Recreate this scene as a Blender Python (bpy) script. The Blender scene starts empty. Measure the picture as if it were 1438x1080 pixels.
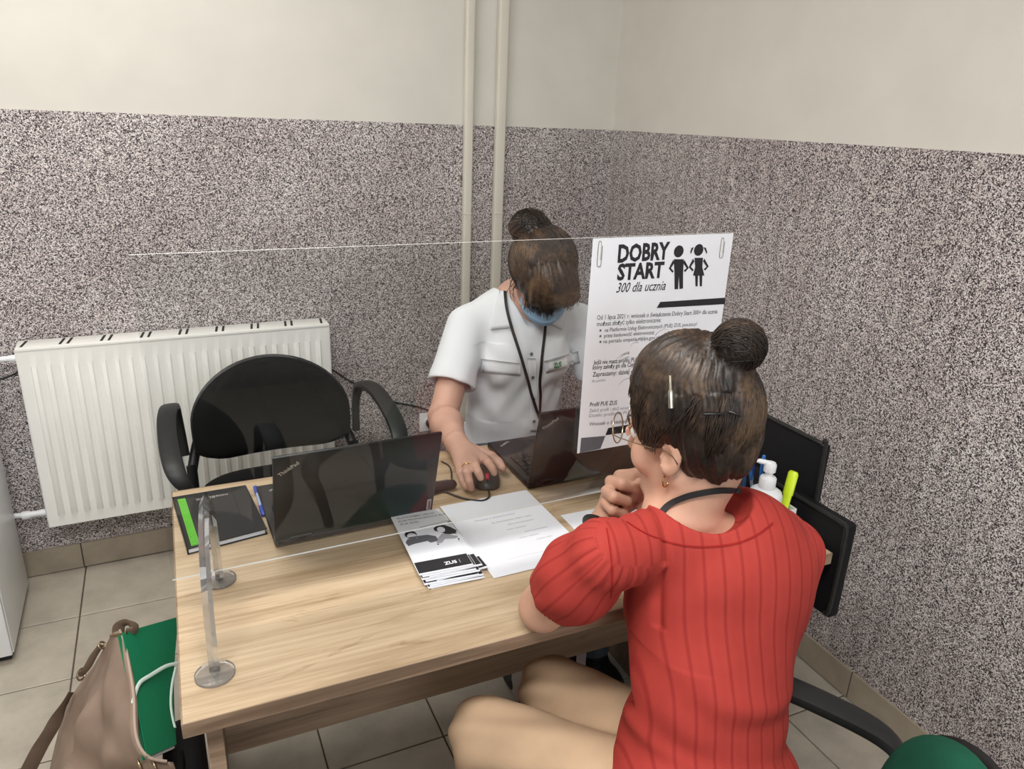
import bpy, bmesh, math, random
import numpy as np
from mathutils import Vector, Matrix
from math import sin, cos, pi, radians
random.seed(7)
S = bpy.context.scene
COL = S.collection

# ------------------------------------------------------------------ camera
CAMZ = 1.55
F = 1045.0
R = np.array([[0.8991727720961892, -0.11514385452096614, 0.42217320934292996],
              [-0.4359288678419656, -0.3197767625818416, 0.841254327950055],
              [0.03813591617985399, -0.94047047528284, -0.3377290882029442]])
cd = bpy.data.cameras.new('camera'); cam = bpy.data.objects.new('camera', cd); COL.objects.link(cam)
cd.sensor_width = 36.0; cd.lens = F / 1438 * 36; cd.clip_start = 0.02
cam.matrix_world = Matrix(((R[0,0], -R[0,1], -R[0,2], 0), (R[1,0], -R[1,1], -R[1,2], 0), (R[2,0], -R[2,1], -R[2,2], CAMZ), (0,0,0,1)))
S.camera = cam
S.view_settings.view_transform = 'Standard'; S.view_settings.look = 'None'
S.view_settings.exposure = 0.1; S.view_settings.gamma = 1.0
S.view_settings.use_curve_mapping = False

w = bpy.data.worlds.new('world'); S.world = w; w.use_nodes = True
w.node_tree.nodes['Background'].inputs[0].default_value = (0.85, 0.9, 1.0, 1)
w.node_tree.nodes['Background'].inputs[1].default_value = 0.35

def area(name, loc, target, sx, sy, power, col):
    ld = bpy.data.lights.new(name, 'AREA'); ld.shape = 'RECTANGLE'; ld.size = sx; ld.size_y = sy; ld.energy = power; ld.color = col
    o = bpy.data.objects.new(name, ld); COL.objects.link(o); o.location = loc
    d = Vector(target) - Vector(loc); o.rotation_euler = d.to_track_quat('-Z', 'Y').to_euler()
    return o
area('ceiling_lamp_light', (-0.25, 1.75, 2.66), (-0.25, 1.75, 0), 1.2, 0.5, 17, (1.0, 0.98, 0.95))
area('ceiling_lamp_light', (-0.25, 0.10, 2.66), (-0.25, 0.10, 0), 1.2, 0.5, 38, (1.0, 0.98, 0.95))
area('window_daylight', (0.1, -2.0, 1.65), (0.1, 1.0, 0.3), 1.7, 1.3, 24, (0.84, 0.92, 1.0))

# ------------------------------------------------------------------ pixel -> world (photo measured at 1438x1080)
def ray(u, v):
    return R @ np.array([u - 719.0, v - 540.0, F])
def az(u, v, z):
    d = ray(u, v); t = (z - CAMZ) / d[2]; return Vector((d[0]*t, d[1]*t, z))
def ay(u, v, y):
    d = ray(u, v); t = y / d[1]; return Vector((d[0]*t, y, CAMZ + d[2]*t))
def ad(u, v, dep):
    d = ray(u, v) / F; return Vector((d[0]*dep, d[1]*dep, CAMZ + d[2]*dep))

# ------------------------------------------------------------------ materials
def lin(c):
    return tuple(((x/255)/12.92 if x/255 <= 0.04045 else ((x/255+0.055)/1.055)**2.4) for x in c) + (1.0,)
class NT:
    def __init__(s, name):
        s.m = bpy.data.materials.new(name); s.m.use_nodes = True; s.t = s.m.node_tree; s.n = s.t.nodes; s.l = s.t.links
        s.b = s.n['Principled BSDF']; s.out = s.n['Material Output']
    def new(s, ty, **kw):
        n = s.n.new(ty)
        for k, v in kw.items():
            if hasattr(n, k): setattr(n, k, v)
            else: n.inputs[k].default_value = v
        return n
    def link(s, a, b): s.l.new(a, b)
    def coord(s, scale=(1,1,1), rot=(0,0,0), kind='Object'):
        tc = s.new('ShaderNodeTexCoord'); mp = s.new('ShaderNodeMapping')
        mp.inputs['Scale'].default_value = scale; mp.inputs['Rotation'].default_value = rot
        s.link(tc.outputs[kind], mp.inputs['Vector']); return mp.outputs['Vector']
    def noise(s, vec, scale, detail=3, rough=0.5, dist=0.0):
        n = s.new('ShaderNodeTexNoise'); n.inputs['Scale'].default_value = scale; n.inputs['Detail'].default_value = detail
        n.inputs['Roughness'].default_value = rough; n.inputs['Distortion'].default_value = dist
        s.link(vec, n.inputs['Vector']); return n.outputs['Fac']
    def ramp(s, fac, stops, interp='LINEAR'):
        r = s.new('ShaderNodeValToRGB'); e = r.color_ramp; e.interpolation = interp
        while len(e.elements) > 1: e.elements.remove(e.elements[-1])
        e.elements[0].position = stops[0][0]; e.elements[0].color = lin(stops[0][1])
        for p, c in stops[1:]:
            x = e.elements.new(p); x.color = lin(c)
        s.link(fac, r.inputs['Fac']); return r.outputs['Color']
    def bump(s, fac, strength, dist=0.002):
        b = s.new('ShaderNodeBump'); b.inputs['Strength'].default_value = strength; b.inputs['Distance'].default_value = dist
        s.link(fac, b.inputs['Height']); s.link(b.outputs['Normal'], s.b.inputs['Normal']); return b
def mat(name, col, rough=0.5, metal=0.0, var=0.04, bump=0.0, bscale=200, spec=0.5, sss=0.0, nscale=6):
    t = NT(name); v = t.coord()
    c2 = tuple(max(0, x*(1-var*2)) for x in col); c3 = tuple(min(255, x*(1+var)) for x in col)
    t.link(t.ramp(t.noise(v, nscale), [(0.3, c2), (0.7, c3)]), t.b.inputs['Base Color'])
    t.b.inputs['Roughness'].default_value = rough; t.b.inputs['Metallic'].default_value = metal
    t.b.inputs['Specular IOR Level'].default_value = spec
    if bump: t.bump(t.noise(v, bscale, 2), bump, 0.001)
    if sss:
        t.b.inputs['Subsurface Weight'].default_value = sss; t.b.inputs['Subsurface Radius'].default_value = (0.012, 0.005, 0.003)
        t.b.inputs['Subsurface Scale'].default_value = 1.0
    return t.m

def m_plaster():
    t = NT('mosaic_plaster'); v = t.coord()
    vo = t.new('ShaderNodeTexVoronoi'); vo.inputs['Scale'].default_value = 400; t.link(v, vo.inputs['Vector'])
    sp = t.new('ShaderNodeSeparateColor'); t.link(vo.outputs['Color'], sp.inputs['Color'])
    c = t.ramp(sp.outputs[0], [(0.0, (40,33,37)), (0.22, (88,78,80)), (0.34, (148,136,134)), (0.50, (190,180,178)), (0.66, (222,214,211)), (0.86, (246,242,239))], 'CONSTANT')
    big = t.noise(v, 3.0, 3)
    mx = t.new('ShaderNodeMix', data_type='RGBA', blend_type='MULTIPLY'); mx.inputs[0].default_value = 1.0
    t.link(c, mx.inputs[6]); t.link(t.ramp(big, [(0.3, (232,228,228)), (0.7, (255,255,255))]), mx.inputs[7])
    t.link(mx.outputs[2], t.b.inputs['Base Color']); t.b.inputs['Roughness'].default_value = 0.55
    t.bump(vo.outputs['Distance'], 0.5, 0.002); return t.m
def m_wood(name, base=(193,170,140), dark=(166,142,112), light=(206,185,156), rot=0.0, rough=0.42):
    t = NT(name); v = t.coord(rot=(0,0,rot)); 
    mp = t.new('ShaderNodeMapping'); mp.inputs['Scale'].default_value = (1.6, 22, 22); t.link(v, mp.inputs['Vector'])
    mp2 = t.new('ShaderNodeMapping'); mp2.inputs['Scale'].default_value = (5, 160, 160); t.link(v, mp2.inputs['Vector'])
    mp3 = t.new('ShaderNodeMapping'); mp3.inputs['Scale'].default_value = (2.2, 9, 9); t.link(v, mp3.inputs['Vector'])
    a = t.ramp(t.noise(mp.outputs[0], 1.0, 6, 0.62, 0.6), [(0.32, dark), (0.47, base), (0.68, light)])
    b = t.ramp(t.noise(mp2.outputs[0], 1.0, 4, 0.6), [(0.34, (206,194,180)), (0.58, (255,255,255))])
    c = t.ramp(t.noise(mp3.outputs[0], 1.0, 5, 0.7, 2.5), [(0.30, (186,168,148)), (0.40, (255,255,255))])
    mx = t.new('ShaderNodeMix', data_type='RGBA', blend_type='MULTIPLY'); mx.inputs[0].default_value = 0.8
    mx.inputs[0].default_value = 0.5; t.link(a, mx.inputs[6]); t.link(b, mx.inputs[7])
    m2 = t.new('ShaderNodeMix', data_type='RGBA', blend_type='MULTIPLY'); m2.inputs[0].default_value = 0.5
    t.link(mx.outputs[2], m2.inputs[6]); t.link(c, m2.inputs[7])
    t.link(m2.outputs[2], t.b.inputs['Base Color']); t.b.inputs['Roughness'].default_value = rough
    return t.m
def m_tile(name, base):
    t = NT(name); v = t.coord(kind='Object'); oi = t.new('ShaderNodeObjectInfo')
    add = t.new('ShaderNodeVectorMath', operation='ADD'); t.link(v, add.inputs[0]); 
    t.link(oi.outputs['Location'], add.inputs[1])
    d = tuple(x*0.9 for x in base); l = tuple(min(255, x*1.05) for x in base)
    a = t.ramp(t.noise(add.outputs[0], 9, 6, 0.65), [(0.3, d), (0.55, base), (0.75, l)])
    t.link(a, t.b.inputs['Base Color']); t.b.inputs['Roughness'].default_value = 0.34; return t.m
def m_acrylic():
    t = NT('clear_acrylic')
    tr = t.new('ShaderNodeBsdfTransparent'); tr.inputs[0].default_value = (0.965, 0.972, 0.97, 1)
    gl = t.new('ShaderNodeBsdfGlossy'); gl.inputs['Roughness'].default_value = 0.012
    fr = t.new('ShaderNodeFresnel'); fr.inputs['IOR'].default_value = 1.49
    ml = t.new('ShaderNodeMath', operation='MULTIPLY'); ml.inputs[1].default_value = 0.7; t.link(fr.outputs[0], ml.inputs[0])
    mx = t.new('ShaderNodeMixShader'); t.link(ml.outputs[0], mx.inputs[0]); t.link(tr.outputs[0], mx.inputs[1]); t.link(gl.outputs[0], mx.inputs[2])
    t.link(mx.outputs[0], t.out.inputs['Surface']); return t.m
def m_acrylic_edge():
    t = NT('polished_acrylic_edge')
    tr = t.new('ShaderNodeBsdfTransparent'); tr.inputs[0].default_value = (0.95, 0.96, 0.96, 1)
    t.b.inputs['Base Color'].default_value = (0.86, 0.86, 0.84, 1); t.b.inputs['Roughness'].default_value = 0.1
    mx = t.new('ShaderNodeMixShader'); mx.inputs[0].default_value = 0.9; t.link(tr.outputs[0], mx.inputs[1]); t.link(t.b.outputs[0], mx.inputs[2])
    t.link(mx.outputs[0], t.out.inputs['Surface']); return t.m
def m_hair(name, dark, mid, light):
    t = NT(name); v = t.coord()
    n1 = t.noise(v, 13, 3, 0.5, 0.8); n2 = t.noise(v, 150, 2)
    ad_ = t.new('ShaderNodeMath', operation='MULTIPLY_ADD'); ad_.inputs[1].default_value = 0.28; t.link(n2, ad_.inputs[0])
    ml = t.new('ShaderNodeMath', operation='MULTIPLY'); ml.inputs[1].default_value = 0.72; t.link(n1, ml.inputs[0]); t.link(ml.outputs[0], ad_.inputs[2])
    t.link(t.ramp(ad_.outputs[0], [(0.38, dark), (0.5, mid), (0.64, light)]), t.b.inputs['Base Color'])
    t.b.inputs['Roughness'].default_value = 0.42; t.b.inputs['Specular IOR Level'].default_value = 0.45
    return t.m
def m_fabric(name, col, scale=900, rough=0.85, strength=0.3, var=0.06):
    t = NT(name); v = t.coord()
    c2 = tuple(x*(1-var*2) for x in col)
    t.link(t.ramp(t.noise(v, 14, 4), [(0.3, c2), (0.7, col)]), t.b.inputs['Base Color'])
    t.b.inputs['Roughness'].default_value = rough; t.b.inputs['Specular IOR Level'].default_value = 0.25
    t.bump(t.noise(v, scale, 1), strength, 0.0008); return t.m
def m_ribbed():
    t = NT('ribbed_coral_jersey')
    at = t.new('ShaderNodeAttribute', attribute_name='rib')
    fr = t.new('ShaderNodeMath', operation='FRACT'); t.link(at.outputs['Fac'], fr.inputs[0])
    col = t.ramp(fr.outputs[0], [(0.0, (174,62,55)), (0.36, (177,64,56)), (0.47, (158,50,46)), (0.53, (158,50,46)), (0.63, (177,64,56)), (1.0, (174,62,55))])
    n = t.ramp(t.noise(t.coord(), 9, 3), [(0.3, (232,226,226)), (0.7, (255,255,255))])
    mx = t.new('ShaderNodeMix', data_type='RGBA', blend_type='MULTIPLY'); mx.inputs[0].default_value = 1.0
    t.link(col, mx.inputs[6]); t.link(n, mx.inputs[7]); t.link(mx.outputs[2], t.b.inputs['Base Color'])
    t.b.inputs['Roughness'].default_value = 0.8; t.b.inputs['Specular IOR Level'].default_value = 0.2
    t.bump(t.noise(t.coord(), 700, 1), 0.25, 0.0008); return t.m

M = {}
M['plaster'] = m_plaster()
M['cream'] = mat('cream_wall_paint', (216,212,203), 0.7, var=0.01, bump=0.08, bscale=90)
M['ceiling'] = mat('white_ceiling_paint', (228,226,220), 0.8, var=0.01)
M['trunk'] = mat('cream_enamel', (214,209,196), 0.42, var=0.01)
M['white_enamel'] = mat('white_enamel', (242,241,236), 0.32, var=0.01)
M['dark_slot'] = mat('dark_gap', (40,40,38), 0.8)
M['wood'] = m_wood('pale_oak_laminate')
M['wood_shaded'] = m_wood('shaded_oak_laminate', (150,126,104), (118,96,78), (166,142,120), rough=0.5)  # same oak decor as the top, shade on edges and panels painted in darker
M['tile'] = m_tile('beige_floor_tile', (182,173,158)); M['bb_tile'] = m_tile('beige_skirting_tile', (164,152,134))
M['grout'] = mat('brown_grout', (92,80,68), 0.9)
M['black_plastic'] = mat('black_plastic', (30,30,31), 0.48, bump=0.1, bscale=500)
M['black_fabric'] = m_fabric('black_upholstery', (5,5,6), 1200)
M['green_fabric'] = m_fabric('green_upholstery', (26,92,70), 1200)
M['black_metal'] = mat('black_painted_steel', (24,24,26), 0.4)
M['laptop'] = mat('matte_black_lid', (22,22,25), 0.38, var=0.05)
M['screen'] = mat('dark_screen', (12,13,15), 0.12)
M['key'] = mat('black_keys', (20,20,22), 0.5)
M['silver'] = mat('silver_print', (190,186,182), 0.4, metal=0.3)
M['chrome'] = mat('brushed_metal', (190,184,170), 0.25, metal=1.0)
M['gold'] = mat('gold', (212,170,100), 0.2, metal=1.0)
M['brass'] = mat('aged_brass', (170,150,124), 0.3, metal=1.0)
M['acrylic'] = m_acrylic(); M['acrylic_edge'] = m_acrylic_edge()
M['paper'] = mat('white_paper', (226,229,236), 0.75, var=0.005)
M['poster_paper'] = mat('poster_paper', (232,233,238), 0.7, var=0.01)
M['ink'] = mat('black_ink', (34,32,36), 0.6); M['grey_ink'] = mat('grey_ink', (98,98,104), 0.6); M['pale_ink'] = mat('pale_ink', (160,162,170), 0.6)
M['green_ink'] = mat('green_ink', (20,120,66), 0.6)
M['lime'] = mat('lime_print', (104,196,52), 0.45); M['lime_dark'] = mat('dark_lime_print', (48,110,30), 0.5)
M['skin_a'] = mat('skin_warm', (203,160,140), 0.52, var=0.03, sss=0.12, nscale=18, bump=0.1, bscale=320)
M['skin_b'] = mat('skin_light', (204,158,134), 0.52, var=0.035, sss=0.12, nscale=16, bump=0.1, bscale=320)
M['hair_a'] = m_hair('brown_hair', (34,25,20), (62,46,35), (104,80,57))
M['hair_b'] = m_hair('ash_brown_hair', (26,20,17), (50,38,30), (88,69,52))
M['white_shirt'] = m_fabric('white_cotton', (226,228,232), 1500, 0.8, 0.12, 0.01)
M['coral'] = m_ribbed()
M['khaki'] = m_fabric('khaki_cotton', (196,166,136), 1400, 0.85, 0.15, 0.03)
M['denim'] = m_fabric('grey_blue_denim', (92,104,116), 1400)
M['mask'] = m_fabric('pale_blue_mask', (166,200,232), 1200, 0.8, 0.1, 0.02)
M['cord'] = mat('black_ribbon', (22,20,22), 0.6)
M['lips'] = mat('lips', (176,98,92), 0.45, sss=0.1)
M['eye'] = mat('eye_white', (226,222,216), 0.2); M['iris'] = mat('iris', (78,60,44), 0.2)
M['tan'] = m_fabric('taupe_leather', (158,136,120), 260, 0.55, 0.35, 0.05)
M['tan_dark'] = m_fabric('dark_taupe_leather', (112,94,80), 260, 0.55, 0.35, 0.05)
M['folder'] = mat('green_folder_board', (16,122,84), 0.4, var=0.02)
M['white_elastic'] = mat('white_elastic', (206,226,216), 0.6)
M['bag_black'] = m_fabric('black_nylon', (20,20,23), 900, 0.6, 0.3)
M['mouse_red'] = mat('red_plastic', (190,30,66), 0.35)
M['mouse_grey'] = mat('dark_grey_plastic', (52,56,56), 0.3)
M['blue_plastic'] = mat('blue_plastic', (64,84,180), 0.3); M['blue2'] = mat('bright_blue_plastic', (60,124,206), 0.3)
M['white_plastic'] = mat('white_plastic', (236,238,240), 0.35, var=0.005)
M['yellow'] = mat('fluorescent_yellow', (214,240,44), 0.4)
M['clear_blue'] = mat('translucent_pen_barrel', (176,190,226), 0.15)
M['pink'] = mat('pink_print', (206,120,132), 0.6)

# ------------------------------------------------------------------ mesh helpers
def setp(o, label=None, cat=None, group=None, kind=None):
    if label: o['label'] = label
    if cat: o['category'] = cat
    if group: o['group'] = group
    if kind: o['kind'] = kind
    return o
def link(name, me, parent=None):
    o = bpy.data.objects.new(name, me); COL.objects.link(o)
    if parent is not None:
        bpy.context.view_layer.update() if False else None
        o.parent = parent
    return o
def thing(name, label, cat, loc=(0,0,0), rz=0.0, group=None):
    o = bpy.data.objects.new(name, None); COL.objects.link(o); o.location = loc; o.rotation_euler = (0,0,rz)
    o.empty_display_size = 0.05
    return setp(o, label, cat, group)
def mesh(name, verts, faces, m, parent=None, smooth=False, mats=None, fm=None):
    me = bpy.data.meshes.new(name); me.from_pydata([tuple(v) for v in verts], [], [tuple(f) for f in faces])
    for x in (mats or [m]): me.materials.append(x)
    if fm is not None: me.polygons.foreach_set('material_index', fm)
    if smooth: me.polygons.foreach_set('use_smooth', [True]*len(me.polygons))
    me.update()
    return link(name, me, parent)
def bm_obj(name, bm, m, parent=None, smooth=None, mats=None):
    me = bpy.data.meshes.new(name); bmesh.ops.recalc_face_normals(bm, faces=bm.faces); bm.to_mesh(me); bm.free()
    for x in (mats or [m]): me.materials.append(x)
    if smooth: me.polygons.foreach_set('use_smooth', [True]*len(me.polygons))
    if smooth == 'auto':
        me.set_sharp_from_angle(angle=radians(40))
    return link(name, me, parent)
def bx(bm, c, s, bev=0.0, rot=None, seg=2, taper=None):
    r = bmesh.ops.create_cube(bm, size=1.0); vs = r['verts']
    for v in vs:
        v.co = Vector((v.co.x*s[0], v.co.y*s[1], v.co.z*s[2]))
    if bev > 0:
        es = list({e for v in vs for e in v.link_edges})
        rr = bmesh.ops.bevel(bm, geom=es, offset=bev, segments=seg, affect='EDGES', profile=0.5)
        vs = list({v for v in rr['verts']} | {v for v in vs if v.is_valid})
    mtx = Matrix.Translation(Vector(c)) @ ((rot if isinstance(rot, Matrix) else Matrix.Rotation(rot, 4, 'Z')) if rot is not None else Matrix.Identity(4))
    for v in vs: v.co = mtx @ v.co
    return vs
def box(name, c, s, m, parent=None, bev=0.0, rot=None, seg=2):
    bm = bmesh.new(); bx(bm, c, s, bev, rot, seg); return bm_obj(name, bm, m, parent, 'auto' if bev else None)
def frame_of(t):
    t = t.normalized(); a = Vector((0,0,1)) if abs(t.z) < 0.9 else Vector((0,1,0))
    u = t.cross(a).normalized(); return u, t.cross(u).normalized()
def catmull(pts, n=6, closed=False):
    P = [Vector(p) for p in pts]; out = []; L = len(P)
    rng = range(L) if closed else range(L-1)
    for i in rng:
        if closed: p0, p1, p2, p3 = P[(i-1)%L], P[i], P[(i+1)%L], P[(i+2)%L]
        else: p0, p1, p2, p3 = P[max(i-1,0)], P[i], P[i+1], P[min(i+2,L-1)]
        for k in range(n):
            t = k/n
            out.append(0.5*((2*p1) + (p2-p0)*t + (2*p0-5*p1+4*p2-p3)*t*t + (3*p1-p0-3*p2+p3)*t**3))
    if not closed: out.append(P[-1])
    return out
def sweep(bm, pts, rad, sides=10, up=None, closed=False, cap=True):
    """rad: number, or (a,b) half widths, or list per point"""
    rings = []; n = len(pts); prev = None
    for i, p in enumerate(pts):
        if closed: t = (pts[(i+1)%n] - pts[i-1])
        else: t = (pts[min(i+1,n-1)] - pts[max(i-1,0)])
        t.normalize()
        if up is not None:
            u = t.cross(Vector(up)); u.normalize(); v = u.cross(t).normalized()
        elif prev is None:
            u, v = frame_of(t)
        else:
            u = (prev - t*prev.dot(t)).normalized(); v = t.cross(u)
        prev = u
        r = rad[i] if isinstance(rad, list) else rad
        a, b = (r if isinstance(r, tuple) else (r, r))
        rings.append([bm.verts.new(p + u*a*cos(2*pi*k/sides) + v*b*sin(2*pi*k/sides)) for k in range(sides)])
    for i in range(n if closed else n-1):
        A = rings[i]; B = rings[(i+1)%n]
        for k in range(sides):
            bm.faces.new((A[k], A[(k+1)%sides], B[(k+1)%sides], B[k]))
    if cap and not closed:
        bm.faces.new(rings[0]); bm.faces.new(rings[-1][::-1])
def tube(name, pts, rad, m, parent=None, sides=10, n=6, up=None, closed=False, curve=True):
    bm = bmesh.new(); P = catmull(pts, n, closed) if curve else [Vector(p) for p in pts]
    sweep(bm, P, rad, sides, up, closed); return bm_obj(name, bm, m, parent, 'auto')
def lathe(bm, prof, c=(0,0,0), seg=24, axis=None):
    rings = []
    for r, z in prof:
        rings.append([bm.verts.new((r*cos(2*pi*k/seg), r*sin(2*pi*k/seg), z)) for k in range(seg)])
    for i in range(len(rings)-1):
        for k in range(seg):
            bm.faces.new((rings[i][k], rings[i][(k+1)%seg], rings[i+1][(k+1)%seg], rings[i+1][k]))
    bm.faces.new(rings[0][::-1]); bm.faces.new(rings[-1])
    mt = Matrix.Translation(Vector(c)) @ (axis.to_4x4() if axis is not None else Matrix.Identity(4))
    for rr in rings:
        for v in rr: v.co = mt @ v.co
def prism(bm, pts, d):
    """pts: list of Vectors (planar loop), d: thickness Vector"""
    a = [bm.verts.new(p) for p in pts]; b = [bm.verts.new(Vector(p)+d) for p in pts]
    bm.faces.new(a[::-1]); bm.faces.new(b); n = len(a)
    for i in range(n): bm.faces.new((a[i], a[(i+1)%n], b[(i+1)%n], b[i]))
def text(name, s, size, mtx, m, parent=None, bold=0.0, shear=0.0, sx=1.0, align='LEFT', depth=0.0002):
    c = bpy.data.curves.new(name, 'FONT'); c.body = s; c.size = size; c.offset = bold*size; c.shear = shear; c.align_x = align
    c.resolution_u = 2; c.extrude = depth
    o = bpy.data.objects.new('tmp', c); COL.objects.link(o)
    dg = bpy.context.evaluated_depsgraph_get(); me = bpy.data.meshes.new_from_object(o.evaluated_get(dg))
    bpy.data.objects.remove(o); bpy.data.curves.remove(c); me.name = name
    me.transform(mtx @ Matrix.Diagonal((sx,1,1,1))); me.materials.clear(); me.materials.append(m)
    return link(name, me, parent)
def basis(o, x, y, z=None):
    x = Vector(x).normalized(); y = Vector(y); y = (y - x*y.dot(x)).normalized(); z = x.cross(y)
    return Matrix(((x.x,y.x,z.x,o[0]),(x.y,y.y,z.y,o[1]),(x.z,y.z,z.z,o[2]),(0,0,0,1)))
def copy_tree(o, parent=None):
    c = o.copy(); COL.objects.link(c); c.parent = parent
    for ch in list(o.children): copy_tree(ch, c)
    return c

# ------------------------------------------------------------------ room
YB = 2.668; DADO = 1.517
def xr(y): return 1.690 + 0.0375*(y - 1.107)     # right wall line (floor)
XL, YF, ZC = -1.95, -2.1, 2.72
def slab(name, a, b, z0, z1, m, thick=0.1, side=1, parent=None):
    a = Vector((a[0], a[1], 0)); b = Vector((b[0], b[1], 0)); d = (b-a).normalized(); n = Vector((-d.y, d.x, 0))*side*thick
    bm = bmesh.new(); prism(bm, [a+Vector((0,0,z0)), b+Vector((0,0,z0)), b+Vector((0,0,z1)), a+Vector((0,0,z1))], n)
    return bm_obj(name, bm, m, parent)
cr = (xr(YB), YB)
wb = slab('wall_back', (XL, YB+0.004), (cr[0]+0.004, YB+0.004), DADO, ZC, M['cream'], 0.1, 1); setp(wb, kind='structure')
d = slab('plaster_dado', (XL, YB), (cr[0], YB), 0, DADO, M['plaster'], 0.104, 1, wb)
wr = slab('wall_right', (xr(YF)+0.004, YF), (cr[0]+0.004, cr[1]+0.1), DADO, ZC, M['cream'], 0.1, -1); setp(wr, kind='structure')
d = slab('plaster_dado', (xr(YF), YF), (cr[0], cr[1]+0.1), 0, DADO, M['plaster'], 0.104, -1, wr)
wl = slab('wall_left', (XL, YF), (XL, YB), DADO, ZC, M['cream'], 0.1, 1); setp(wl, kind='structure')
slab('plaster_dado', (XL+0.004, YF), (XL+0.004, YB), 0, DADO, M['plaster'], 0.104, 1, wl)
wf = slab('wall_front', (XL, YF), (xr(YF), YF), DADO, ZC, M['cream'], 0.1, -1); setp(wf, kind='structure')
slab('plaster_dado', (XL, YF+0.004), (xr(YF), YF+0.004), 0, DADO, M['plaster'], 0.104, -1, wf)
setp(box('ceiling', (-0.1, 0.28, ZC+0.05), (4.1, 5.0, 0.1), M['ceiling']), kind='structure')
# floor: grout bed, tiles laid one by one
fl = box('floor', (-0.1, 0.28, -0.055), (4.1, 5.0, 0.1), M['grout']); setp(fl, kind='structure')
PT = 0.3015; TG = 0.0045; th = radians(-1.15); o0 = Vector((-0.329, 2.062))
ex = Vector((cos(th), sin(th))); ey = Vector((-sin(th), cos(th)))
def inside(v): return Vector((min(max(v.x, XL), xr(v.y)), min(max(v.y, YF), YB)))
for i in range(-5, 8):
    for j in range(-14, 3):
        c = o0 + ex*(i*PT) + ey*(j*PT)
        cs = [inside(c + ex*a + ey*b) for a, b in ((TG/2,TG/2),(PT-TG/2,TG/2),(PT-TG/2,PT-TG/2),(TG/2,PT-TG/2))]
        ar = abs(sum(cs[k].x*cs[(k+1)%4].y - cs[(k+1)%4].x*cs[k].y for k in range(4)))/2
        if ar < 0.0008: continue
        mid = sum(cs, Vector((0,0)))/4; bm = bmesh.new()
        top = [bm.verts.new((q.x-mid.x, q.y-mid.y, -0.0012)) for q in cs]
        inn = [bm.verts.new(((q.x-mid.x)*0.985, (q.y-mid.y)*0.985, 0.0)) for q in cs]
        bot = [bm.verts.new((q.x-mid.x, q.y-mid.y, -0.006)) for q in cs]
        bm.faces.new(inn)
        for k in range(4):
            bm.faces.new((top[k], top[(k+1)%4], inn[(k+1)%4], inn[k])); bm.faces.new((bot[k], bot[(k+1)%4], top[(k+1)%4], top[k]))
        o = bm_obj('tile', bm, M['tile'], fl); o.location = (mid.x, mid.y, random.uniform(-0.0003, 0.0003))
# tiled skirting
def skirting(name, a, b, n_in, joints, h):
    a = Vector((a[0], a[1], 0)); b = Vector((b[0], b[1], 0)); L = (b-a).length; d = (b-a).normalized(); n = Vector((n_in[0], n_in[1], 0))
    bm = bmesh.new(); prism(bm, [a, b, b+Vector((0,0,h-0.002)), a+Vector((0,0,h-0.002))], n*0.006)
    r = bm_obj(name, bm, M['grout']); setp(r, kind='structure')
    for s, e in zip(joints[:-1], joints[1:]):
        s = max(s, 0)+0.0022; e = min(e, L)-0.0022
        if e - s < 0.01: continue
        p = a + d*s; q = a + d*e; z0 = Vector((0,0,0.004)); z1 = Vector((0,0,h))
        bm = bmesh.new(); prism(bm, [p+z0, q+z0, q+z1, p+z1], n*0.011); o = bm_obj('tile', bm, M['bb_tile'], r)
    return r
jb = [(-0.321 + k*PT) - XL for k in range(-6, 8)]
skirting('baseboard_back', (XL, YB), cr, (0,-1), jb, 0.096)
jr = [(1.106 + k*PT) - YF for k in range(-11, 6)]
skirting('baseboard_right', (xr(YF), YF), cr, (-1,0), jr, 0.092)

# pipes boxed in cream trunking on the back wall
def trunking(x0, x1, label):
    bm = bmesh.new(); wd = x1-x0
    bx(bm, ((x0+x1)/2, YB-0.012, ZC/2), (wd, 0.026, ZC-0.002), 0.006, seg=3)
    o = bm_obj('cable_trunking', bm, M['trunk'], None, 'auto'); setp(o, label, 'trunking', 'vertical trunking on the back wall')
    for k, z in enumerate((0.35, 1.2, 2.1)):
        box('clip', ((x0+x1)/2, YB-0.013, z), (wd+0.002, 0.027, 0.004), M['trunk'], o, 0.0008)
trunking(1.095, 1.128, 'narrow cream vertical trunking on the wall, the one nearer the radiator')
trunking(1.2205, 1.2595, 'wider cream vertical trunking directly above the bowed worker, nearer the corner')

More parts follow.
